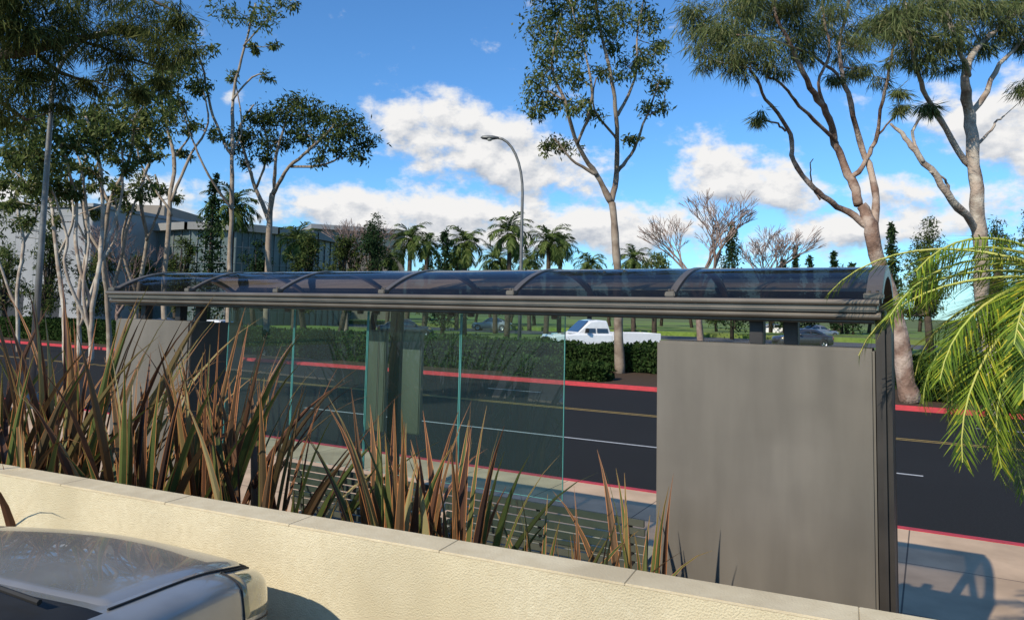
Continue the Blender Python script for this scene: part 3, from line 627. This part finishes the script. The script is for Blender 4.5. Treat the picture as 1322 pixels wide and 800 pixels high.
mb,vs=palm_mesh(56,1.12,11,nl=74,lw=.0068,ll=.22,droop=.85,upmin=-.75,upmax=.66,ld=.5)
V=np.array([tuple(x) for q in vs for x in q]); o=fastmesh("crown",V,L_palm,t); o.location=(.13,0,pc.z-.5)
M_rach=surf("palm_stalk",(.34,.40,.07),(.45,.40,.1),rough=.6); o2=mb.obj("frond_stalks",M_rach,t,True); o2.location=o.location
# ------------------------------------------------------------------ flax
def flax(px,D,ztop,n,spread,seed,label="spiky bronze flax plant behind the wall",zb=.75,wmul=1.0,dd=.12,short=.5):
    rs=random.Random(seed); p=P(px,600,D); t=thing("flax_plant",label,"plant",(p.x,p.y,zb),0,"flax plants along the wall")
    b=MB(); Lm=ztop-zb
    for i in range(n):
        a=rs.uniform(0,6.283); h=Vector((math.cos(a),math.sin(a),0)); sd=Vector((-math.sin(a),math.cos(a),0))
        dead=rs.random()<dd
        th=abs(rs.gauss(0,spread))+.03+(.3 if dead else 0)
        tow=h.dot(wn)
        if tow<0: th*=1+.65*tow; 
        if tow<-.3: dead=False
        L_=Lm*rs.choice([rs.uniform(.85,1.04),rs.uniform(short,.95)])*(1+.28*math.sin(th)); wv=rs.uniform(.015,.029)*wmul
        q=h*rs.uniform(0,.14)+Vector((rs.uniform(-.08,.08),rs.uniform(-.08,.08),0)); ang=th*.6; k=10; pts=[];bend=rs.uniform(.01,.10)*(1+th*1.6)+(rs.uniform(.1,.28) if dead else 0)
        tw=rs.uniform(-.9,.9)
        for j in range(k+1):
            f=j/k; pts.append(q.copy()); q=q+(Vector((0,0,math.cos(ang)))+h*math.sin(ang))*L_/k; ang+=bend*f*f*1.4+th*.35/k
        n0=len(b.v)
        for j,c in enumerate(pts):
            f=j/k; ww=wv*(.65+.5*math.sin(math.pi*min(1,f*1.05)))*(1-max(0,(f-.62)/.38)**1.5)+.0008
            s2=(sd*math.cos(tw+f*.5)+h*math.sin(tw+f*.5)); nn=(h*math.cos(tw)-sd*math.sin(tw))
            ed=min(.003,ww*.3)
            b.v+=[tuple(c-s2*ww),tuple(c-s2*(ww-ed)),tuple(c+nn*ww*.4),tuple(c+s2*(ww-ed)),tuple(c+s2*ww)]
        for j in range(k):
            o=n0+5*j; b.f+=[(o,o+1,o+6,o+5),(o+1,o+2,o+7,o+6),(o+2,o+3,o+8,o+7),(o+3,o+4,o+9,o+8)]; b.m+=[1,0,0,1]
    b.obj("leaves",[L_flax,L_flaxe],t)
flax(0,4.9,2.40,48,.40,1); flax(100,5.2,2.68,54,.36,2); flax(182,4.7,2.36,40,.44,3); flax(262,4.9,2.52,52,.36,4); flax(335,4.5,2.22,42,.42,5)
flax(392,4.4,1.85,8,.42,6,zb=.8); flax(-70,5.2,2.5,40,.35,12); flax(52,4.6,2.10,30,.52,13)
flax(515,4.0,2.10,32,.34,7); flax(585,3.85,2.08,34,.36,8); flax(682,3.6,1.74,12,.44,9,wmul=.75); flax(748,3.5,1.76,16,.40,10,wmul=.7)
flax(838,3.98,1.86,11,.16,11,label="few spiky flax leaves beside the metal panel",wmul=.7,dd=0)
# ------------------------------------------------------------------ hedges
def hedge(label,u0,u1,v0,v1,z1,n,ls=.16,leaf=L_hedge):
    c=Wd(u0,v0,.1); t=thing("hedge",label,"hedge",c,ROT); Lx=u1-u0; Ly=v1-v0; H=z1-.1
    b=MB(); b.box(.1,Lx-.1,.1,Ly-.1,0,H-.1,b=.05); b.obj("hedge_core",M_hcore,t)
    k=n; s=rng.uniform(size=(k,3))*np.array([Lx,Ly,H]); f=rng.uniform(size=k)
    s[f<.5,1]=rng.normal(0,.05,size=(f<.5).sum()); m=(f>=.5)&(f<.95); s[m,2]=H+rng.normal(0,.06,size=m.sum()); m=f>=.95; s[m,0]=np.where(rng.uniform(size=m.sum())<.5,0,Lx)
    s[:,2]+=.06*np.sin(s[:,0]*1.3)+.05*np.sin(s[:,0]*3.7+1); s[:,1]+=.05*np.sin(s[:,0]*2.1+s[:,2]*3)
    Ln=rng.uniform(.6,1.3,k)*ls; V=leafquads(s,rng.normal(size=(k,3))+np.array([0,-.3,.4]),Ln,Ln*.55); fastmesh("hedge_leaves",V,leaf,t)
M_hcore=surf("hedge_core",(.012,.02,.008),(.02,.032,.012),scale=6,rough=1,spec=.1)
uh=Uat(845,vf+3)
hedge("low clipped hedge along the kerb",Uat(655,vf+1.0),Uat(780,vf+1.0),vf+.9,min(vf+2.0,vt-.6),.6,9000)
hedge("long clipped hedge in front of the car park",-60,uh+14,vt+.7,vt+2.2,1.14,46000,.17)
hedge("tall clipped hedge behind the red kerb",-60,Uat(690,vf+2.2),vf+2.2,vf+3.6,1.2,36000,.17)
hedge("dark shrub bank beside the road",uh+9,uh+34,vf+2.0,vf+4.2,1.3,26000,.2)
# ------------------------------------------------------------------ lamps
M_pole=surf("grey_pole",(.20,.20,.19),(.14,.14,.14),scale=3,rough=.5,metal=.4)
M_lens=surf("lamp_lens",(.6,.6,.55),rough=.3)
def lamp(px,D,zt,tip_px,tip_py,r,label):
    base=P(px,420,D); base.z=.1; t=thing("street_lamp",label,"street lamp",base); tp=P(tip_px,tip_py,D)-base; z1=zt-.1
    b=MB(); pts=[(0,0,0),(0,0,z1*.5),(0,0,z1)]; R=[r,r*.85,r*.7]
    for i in range(1,9):
        q=i/8; a=q*math.pi/2; pts.append((tp.x*(1-math.cos(a)),tp.y*(1-math.cos(a)),z1+(tp.z-z1)*math.sin(a))); R.append(r*.65)
    b.tube(pts,R,10); b.lathe((0,0,0),(0,0,1),[(r*2,0),(r*2,.3),(r*1.2,.35)],12); b.obj("pole",M_pole,t,True)
    d=Vector((tp.x,tp.y,0)).normalized(); b=MB(); c=Vector(tp)
    b.lathe(c-d*.12,d,[(.05,0),(.1,.1),(.17,.35),(.18,.6),(.13,.85),(.02,.95)],14); 
    for i,v in enumerate(b.v): b.v[i]=(v[0],v[1],c.z+(v[2]-c.z)*.65)
    b.obj("lamp_head",M_pole,t,True)
    b=MB(); b.lathe(c+d*.38+Vector((0,0,-.06)),(0,0,-1),[(.15,0),(.14,.06),(.08,.1),(.001,.11)],14); b.obj("lamp_lens",M_lens,t,True)
lamp(671,36,P(671,250,36).z,642,178,.10,"tall curved grey street lamp over the car park")
lamp(46,18,P(60,120,18).z,150,40,.085,"grey street lamp standing in front of gum trees")
lamp(64,55,P(62,325,55).z,34,306,.08,"slim distant street lamp near the white building")
M_or=surf("cone_orange",(.75,.16,.03),rough=.5)
cp=G(42,437,.13); t=thing("traffic_cone","orange traffic cone standing by the red kerb","traffic cone",cp)
b=MB(); b.lathe((0,0,0),(0,0,1),[(.16,.03),(.13,.06),(.03,.7),(.001,.71)],14); b.obj("cone_body",M_or,t,True)
b=MB(); b.box(-.2,.2,-.2,.2,0,.03,b=.01); b.obj("cone_base",M_dark,t)
# ------------------------------------------------------------------ buildings
M_bw=surf("white_cladding",(.24,.242,.245),(.28,.28,.28),scale=.4,rough=.8); M_bt=surf("tan_fascia",(.20,.17,.135),(.24,.20,.16),scale=.5,rough=.8)
M_bf=surf("grey_fascia",(.20,.195,.185),(.25,.24,.22),scale=.4,rough=.8)
M_bg=surf("green_facade_glass",(.08,.105,.10),(.13,.16,.15),scale=.25,rough=.35,spec=.4); M_mul=surf("mullion",(.18,.19,.185),rough=.5,metal=.2)
M_open=surf("dark_opening",(.02,.02,.022),rough=.6)  # plain near-black for the window plates
def oriented(pxa,Da,pxb,Db):
    a=P(pxa,400,Da);c=P(pxb,400,Db);a.z=c.z=0; d=c-a; return a,d.length,math.atan2(d.y,d.x)
a,Lb,rb=oriented(-110,80,112,74)
t=thing("office_building","plain pale grey low-rise building with panel joints","building",a,rb); ztop=P(20,268,76).z
b=MB(); b.box(0,Lb,0,30,0,ztop,b=.05); b.obj("wall",M_bw,t)
b=MB(); 
for i in range(1,int(Lb/2.6)): b.box(i*2.6-.02,i*2.6+.02,-.012,.0-.002,.5,ztop-.3)
for zz in (4,7.5,ztop-.9): b.box(.1,Lb-.1,-.014,-.003,zz,zz+.05)
b.obj("panel_joints",M_mul,t)
b=MB(); b.box(-.2,Lb+.2,-.25,30.2,ztop+.003,ztop+.35); b.obj("parapet",M_bw,t)
for i in range(4):
    b=MB(); b.box(2+i*4.6,5.4+i*4.6,-.03,-.016,.3,3.4); b.obj("window",M_open,t)
cen=[(120,90),(180,84),(240,80),(300,80),(350,83),(400,88),(445,96)]
t0=P(120,400,90); t=thing("office_building","curved green glass office building with flat fascia","building",(t0.x,t0.y,0))
pts=[P(x,400,D)-Vector((t0.x,t0.y,0)) for x,D in cen]; zt=P(300,298,80).z
bw=MB();bm_=MB();bf=MB()
for i in range(len(pts)-1):
    p,q=pts[i].copy(),pts[i+1].copy(); p.z=q.z=0; d=(q-p); nn=Vector((d.y,-d.x,0)).normalized(); 
    if nn.y>0:nn=-nn
    def at(f,o,z): r=p+d*f+nn*o; return (r.x,r.y,z)
    bw.add([at(0,0,0),at(1,0,0),at(1,0,zt),at(0,0,zt)],[(0,1,2,3)])
    for k in range(6):
        f=k/6; bm_.add([at(f-.008,.12,0),at(f+.008,.12,0),at(f+.008,.12,zt),at(f-.008,.12,zt),at(f+.008,.0,0),at(f+.008,.0,zt)],[(0,1,2,3),(1,4,5,2)])
    for k in range(1,6):
        z=zt*k/6; bm_.add([at(0,.1,z),at(1,.1,z),at(1,.1,z+.08),at(0,.1,z+.08)],[(0,1,2,3)])
    zf=.8
    bf.add([at(0,.8,zt),at(1,.8,zt),at(1,.8,zt+zf),at(0,.8,zt+zf),at(0,-14,zt),at(1,-14,zt),at(1,-14,zt+zf),at(0,-14,zt+zf)],[(0,1,2,3),(3,2,6,7),(0,4,5,1)])
bw.obj("glass_facade",M_bg,t); bm_.obj("mullions",M_mul,t); bf.obj("fascia",M_bf,t)
a,Lb,rb=oriented(118,94,205,94); t=thing("office_building","tan stone block building behind gum trees","building",a,rb); zz=P(160,264,94).z
b=MB(); b.box(0,Lb,0,12,0,zz,b=.05); b.obj("wall",M_bt,t)
for i in range(5):
    b=MB(); b.box(.6+i*1.7,1.9+i*1.7,-.05,-.005,3,zz-2.2); b.obj("window",M_bg,t)
a,Lb,rb=oriented(400,112,520,118); t=thing("office_building","low tan building with flat roof behind trees","building",a,rb); zz=P(440,296,112).z
b=MB(); b.box(0,Lb,0,12,0,zz,b=.05); b.obj("wall",M_bt,t); b=MB(); b.box(-.4,Lb+.4,-.5,12.4,zz+.003,zz+.7); b.obj("fascia",M_bw,t)
b=MB(); b.box(.5,Lb-.5,-.05,-.005,zz-3.6,zz-1); b.obj("window",M_bg,t)
# ------------------------------------------------------------------ cars
def cr1(a,x):
    n=len(a)-1; i=min(int(x),n-1); t=x-i; p0=a[max(i-1,0)];p1=a[i];p2=a[i+1];p3=a[min(i+2,n)]
    return .5*((2*p1)+(-p0+p2)*t+(2*p0-5*p1+4*p2-p3)*t*t+(-p0+3*p1-3*p2+p3)*t**3)
class Loft:
    def __init__(s,g): s.g=np.array(g,float); s.ns,s.nt=s.g.shape[:2]
    def grid(s,u0,u1,v0,v1,nu,nv,off=0,tuck=0):
        us=np.linspace(u0,u1,nu+1); vs=np.linspace(v0,v1,nv+1); b=MB(); e=1e-3
        for i,u in enumerate(us):
            rowg=np.array([cr1(s.g[:,j],u) for j in range(s.nt)]); u2=min(u+e,s.ns-1); u1_=u2-2*e
            if off or tuck:
                ra=np.array([cr1(s.g[:,j],max(u1_,0)) for j in range(s.nt)]); rb_=np.array([cr1(s.g[:,j],u2) for j in range(s.nt)])
            for k,v in enumerate(vs):
                p=cr1(rowg,v)
                if off or tuck:
                    du=cr1(rb_,v)-cr1(ra,v); dv=cr1(rowg,min(v+e,s.nt-1))-cr1(rowg,max(v-e,0)); nn=np.cross(dv,du); nl=np.linalg.norm(nn)
                    if nl>0: nn/=nl
                    o=off; 
                    if i in(0,nu) or k in (0,nv): o=-tuck
                    p=p+nn*o*s.sgn
                b.v.append(tuple(p))
        for i in range(nu):
            for k in range(nv):
                a=i*(nv+1)+k; b.f.append((a,a+nv+1,a+nv+2,a+1)); b.m.append(0)
        return b
    def line(s,pts,off):
        out=[]; e=1e-3
        for u,v in pts:
            rowg=np.array([cr1(s.g[:,j],u) for j in range(s.nt)]); ra=np.array([cr1(s.g[:,j],u-e) for j in range(s.nt)]); rb_=np.array([cr1(s.g[:,j],u+e) for j in range(s.nt)])
            du=cr1(rb_,v)-cr1(ra,v); dv=cr1(rowg,v+e)-cr1(rowg,v-e); nn=np.cross(dv,du); nn/=max(np.linalg.norm(nn),1e-9)
            out.append(tuple(cr1(rowg,v)+nn*off*s.sgn))
        return out
M_tyre=surf("tyre",(.02,.02,.02),(.03,.03,.03),rough=.9); M_rim=surf("rim",(.45,.45,.46),rough=.3,metal=.9)
M_cgl=surf("car_glass",(.015,.018,.02),(.02,.024,.026),rough=.03,spec=1.0,coat=1)
M_blk=surf("black_plastic",(.02,.02,.02),(.03,.03,.03),rough=.6,spec=.2)
M_hl=surf("headlight_lens",(.46,.33,.13),(.22,.18,.11),scale=26,rough=.08,spec=.9,coat=1)
M_tail=surf("tail_light",(.35,.02,.02),rough=.2)
def body_loft():
    st=[(0,.42,.26,.54,.60),(-.05,.66,.22,.61,.715),(-.16,.80,.20,.67,.795),(-.34,.87,.19,.725,.85),(-.6,.895,.18,.765,.888),(-.9,.905,.18,.79,.912),(-1.2,.91,.18,.81,.93),(-1.7,.91,.18,.82,.94),(-2.4,.91,.18,.83,.95),(-3.2,.91,.18,.85,.96),(-3.8,.90,.18,.86,.98),(-4.2,.87,.20,.85,.98),(-4.45,.80,.24,.79,.93),(-4.55,.66,.28,.66,.80)]
    g=[]
    for x,w_,zr,zs,zt in st:
        h=[(w_*.90,zr),(w_*.985,zr+.12),(w_*1.0,(zr+zs)/2+.03),(w_*.985,zs),(w_*.90,zs+(zt-zs)*.74),(w_*.5,zt-.012)]
        bow=.0 if x<-.5 else .10
        g.append([(x-bow*(y/.9)**2,-y,z) for y,z in h]+[(x,0,zt)]+[(x-bow*(y/.9)**2,y,z) for y,z in h[::-1]])
    l_=Loft(g); l_.sgn=1; return l_
def cab_loft():
    st=[(-1.12,.78,-.05,.79),(-1.35,.79,.10,.85),(-1.7,.78,.32,.87),(-2.05,.77,.475,.88),(-2.5,.77,.51,.88),(-3.0,.76,.49,.88),(-3.45,.75,.36,.88),(-3.8,.74,.17,.88),(-4.05,.72,.0,.86)]
    g=[]
    for x,w_,h,z0 in st:
        hs=[(w_,z0),(w_*.96,z0+.06+h*.3),(w_*.86,z0+.06+h*.72),(w_*.70,z0+.06+h*.97),(w_*.38,z0+.07+h*1.02)]
        b_=.10
        g.append([(x-b_*(y/.8)**2,-y,z) for y,z in hs]+[(x,0,z0+.075+h*1.03)]+[(x-b_*(y/.8)**2,y,z) for y,z in hs[::-1]])
    l_=Loft(g); l_.sgn=1; return l_
BL=body_loft(); CL=cab_loft()
def orient(lf):
    b0=lf.grid(3,4,lf.nt//2-.5,lf.nt//2+.5,2,2); b1=lf.grid(3,4,lf.nt//2-.5,lf.nt//2+.5,2,2,off=.05,tuck=-.05)
    if np.mean([v[2] for v in b1.v])<np.mean([v[2] for v in b0.v]): lf.sgn=-1
orient(BL); orient(CL)
def sedan(loc,rot,paint,label,hi=False,group=None):
    t=thing("parked_car",label,"car",loc,rot,group); q=2 if hi else 1
    b=BL.grid(0,13,0,12,39*q,24*q)
    n=24*q+1; b.f.append(tuple(range(n))); b.m.append(0); b.f.append(tuple(range(len(b.v)-n,len(b.v)))); b.m.append(0); b.obj("body",paint,t,True)
    b=CL.grid(0,8,0,10,24*q,20*q); b.obj("roof",paint,t,True)
    BL.grid(1.85,5.25,4.25,7.75,20*q,16*q,off=.008,tuck=.007).obj("hood",paint,t,True)
    CL.grid(.12,2.85,2.2,7.8,12*q,14*q,off=.007,tuck=.004).obj("windscreen",M_cgl,t,True)
    CL.grid(5.3,7.6,2.6,7.4,10,12,off=.006,tuck=.004).obj("rear_window",M_cgl,t,True)
    for v0,v1 in ((.7,2.0),(8.0,9.3)):
        CL.grid(1.6,4.0,v0,v1,8,6,off=.006,tuck=.004).obj("side_window",M_cgl,t,True); CL.grid(4.12,6.2,v0,v1,8,6,off=.006,tuck=.004).obj("side_window",M_cgl,t,True)
    for v0,v1 in ((2.75,4.12),(7.88,9.25)):
        BL.grid(1.5,3.3,v0,v1,10*q,6*q,off=.009,tuck=.006).obj("headlight",M_hl,t,True)
    for v0,v1 in ((2.2,3.9),(8.1,9.8)): BL.grid(11.6,12.6,v0,v1,6,5,off=.008,tuck=.006).obj("tail_light",M_tail,t,True)
    b=MB(); b.box(-.12,.012,-.42,.42,.34,.47,b=.02); b.obj("grille",M_blk,t)
    BL.grid(5.30,6.4,4.1,7.9,8,18,off=.012,tuck=.008).obj("cowl",M_blk,t,True)
    if hi:
        b=MB()
        b.tube(BL.line([(1.82,4.22+i*.24) for i in range(16)],.002),.004,5)
        for vv in (4.21,7.79): b.tube(BL.line([(1.82+i*.23,vv) for i in range(16)],.002),.004,5)
        b.obj("hood_gap",M_blk,t)
        b=MB()
        for vv in (2.72,4.15): b.tube(BL.line([(1.46+i*.19,vv) for i in range(11)],.002),.0035,5)
        b.tube(BL.line([(3.34,2.72+i*.14) for i in range(11)],.002),.0035,5); b.obj("headlight_seal",M_blk,t)
        for y0,y1 in ((-.64,-.05),(-.02,.6)):
            b=MB(); b.tube([(-1.10,y0,.945),(-1.08,(y0+y1)/2,.97),(-1.13,y1,.975)],[.009,.007,.005],6); b.obj("wiper",M_blk,t)
    for sg in (-1,1):
        b=MB(); b.lathe((-1.6,sg*.98,1.0),(0,sg,0),[(.001,-.12),(.07,-.1),(.085,0),(.07,.08),(.001,.1)],12); b.tube([(-1.6,sg*.8,.94),(-1.6,sg*.95,.98)],.03,6); b.obj("side_mirror",paint,t,True)
    for xx in (-.82,-3.6):
        for sg in (-1,1):
            w_=thing("wheel","","",(xx,sg*.82,.32)); del w_["label"]; del w_["category"]; w_.parent=t
            b=MB(); b.lathe((0,0,0),(0,sg,0),[(.2,-.1),(.31,-.1),(.325,-.06),(.325,.07),(.31,.1),(.22,.105)],28); b.obj("tyre",M_tyre,w_,True)
            b=MB(); b.lathe((0,0,0),(0,sg,0),[(.22,.102),(.2,.07),(.06,.06),(.05,.1),(.001,.1)],20); b.obj("rim",M_rim,w_,True)
            b=MB(); b.lathe((xx,sg*.905,.33),(0,sg,0),[(.37,-.06),(.37,.004),(.33,.01)],24); b.obj("wheel_arch",M_blk,t,True)
    return t
M_silver=surf("silver_paint",(.30,.285,.26),(.275,.262,.24),scale=2,rough=.26,metal=.35,coat=.6,coatr=.02,spec=.5,c3=(.36,.34,.31),s3=2.2)
hp=P(345,750,2.98); 
h0=wn.copy()
if h0.y<0:h0=-h0
ca=math.radians(7); h=Vector((h0.x*math.cos(ca)-h0.y*math.sin(ca),h0.x*math.sin(ca)+h0.y*math.cos(ca),0)); right=Vector((h.y,-h.x,0))
org=Vector((hp.x,hp.y,0))+h*.22-right*.78; org.z=LOTZ+.0
sedan(org,math.atan2(h.y,h.x),M_silver,"silver grey sedan parked nose-in against the cream wall",hi=True)
M_white=surf("white_paint",(.75,.75,.75),(.7,.7,.7),rough=.3,coat=1); M_bl=surf("dark_paint",(.03,.03,.035),(.04,.04,.045),rough=.3,coat=1); M_sil2=surf("grey_paint",(.3,.31,.33),rough=.3,metal=.5,coat=1)
for px,D,pt,r,lb in ((968,88,M_white,2.9,"white car parked in the far car park"),(1000,58,M_bl,3.3,"dark sedan parked across the road"),(1078,84,M_sil2,.3,"grey car parked in the far car park"),(610,86,M_sil2,3.0,"grey car parked in the far car park"),(560,62,M_bl,.2,"dark sedan parked across the road"),(236,44,M_white,2.8,"white car parked beyond the trees"),(178,46,M_bl,2.8,"dark car parked beyond the trees")):
    p=P(px,400,D); sedan((p.x,p.y,.26),r,pt,lb,group="cars parked across the road")
def pickup(loc,rot,scl=1.0):
    t=thing("pickup_truck","white pickup truck with open bed behind the hedge","pickup truck",loc,rot); t.scale=(scl,)*3
    def sec(st,mat,name):
        g=[]
        for x,w_,z0,z1,wt in st: g.append([(x,-w_,z0),(x,-w_,z0+(z1-z0)*.5),(x,-w_*.985,z1-.08),(x,-wt,z1),(x,0,z1+.015),(x,wt,z1),(x,w_*.985,z1-.08),(x,w_,z0+(z1-z0)*.5),(x,w_,z0)])
        b=MB(); n=9
        for r in g: b.v+=r
        for i in range(len(g)-1):
            for k in range(n-1): a=i*n+k; b.f.append((a,a+n,a+n+1,a+1)); b.m.append(0)
        b.f+=[tuple(range(n)),tuple(range(len(b.v)-n,len(b.v)))[::-1]]; b.m+=[0,0]
        return b.obj(name,mat,t)
    sec([(0,.88,.5,1.0,.7),(-.1,.96,.45,1.1,.82),(-.6,.98,.45,1.14,.86),(-1.35,.98,.45,1.2,.88),(-3.0,.98,.45,1.2,.88)],M_white,"body")
    sec([(-1.3,.84,1.19,1.22,.8),(-1.95,.84,1.19,1.80,.68),(-2.3,.84,1.19,1.85,.68),(-2.8,.84,1.19,1.82,.68),(-2.98,.84,1.19,1.3,.8)],M_white,"cab")
    b=MB()
    for sg in (-1,1): b.box(-5.6,-3.03,sg*.93-.05,sg*.93+.05,.5,1.25,b=.02)
    b.box(-5.6,-5.5,-.87,.87,.5,1.25,b=.02); b.box(-5.49,-3.03,-.87,.87,.55,.62)
    b.obj("bed",M_white,t)
    b=MB(); b.add([(-1.33,-.74,1.27),(-1.33,.74,1.27),(-1.90,.64,1.81),(-1.90,-.64,1.81)],[(0,1,2,3)]); b.obj("windscreen",M_cgl,t)
    for sg in (-1,1):
        for xa,xb,xc,xd in ((-1.62,-2.2,-2.2,-1.98),(-2.27,-2.86,-2.78,-2.27)):
            b=MB(); b.add([(xa,sg*.87,1.23),(xb,sg*.87,1.23),(xc,sg*.80,1.73),(xd,sg*.80,1.73)],[(0,1,2,3)]); b.obj("side_window",M_cgl,t)
        b=MB(); b.box(-.03,.02,sg*.72-.14,sg*.72+.14,.82,.98,b=.02); b.obj("headlight",M_lens,t)
        b=MB(); b.box(-1.75,-1.6,sg*1.08-.1,sg*1.08+.1,1.25,1.45,b=.03); b.obj("side_mirror",M_blk,t)
        for xx in (-.95,-4.4):
            w_=thing("wheel","","",(xx,sg*.86,.38)); del w_["label"]; del w_["category"]; w_.parent=t
            b=MB(); b.lathe((0,0,0),(0,sg,0),[(.22,-.12),(.37,-.12),(.39,-.06),(.39,.08),(.37,.12),(.24,.125)],22); b.obj("tyre",M_tyre,w_,True)
            b=MB(); b.lathe((0,0,0),(0,sg,0),[(.24,.12),(.2,.08),(.001,.1)],14); b.obj("rim",M_rim,w_,True)
    b=MB(); b.box(-.02,.03,-.55,.55,.7,1.0,b=.02); b.obj("grille",M_blk,t)
p=P(706,400,37.5); pickup((p.x,p.y,.32),math.pi+.28,1.04)
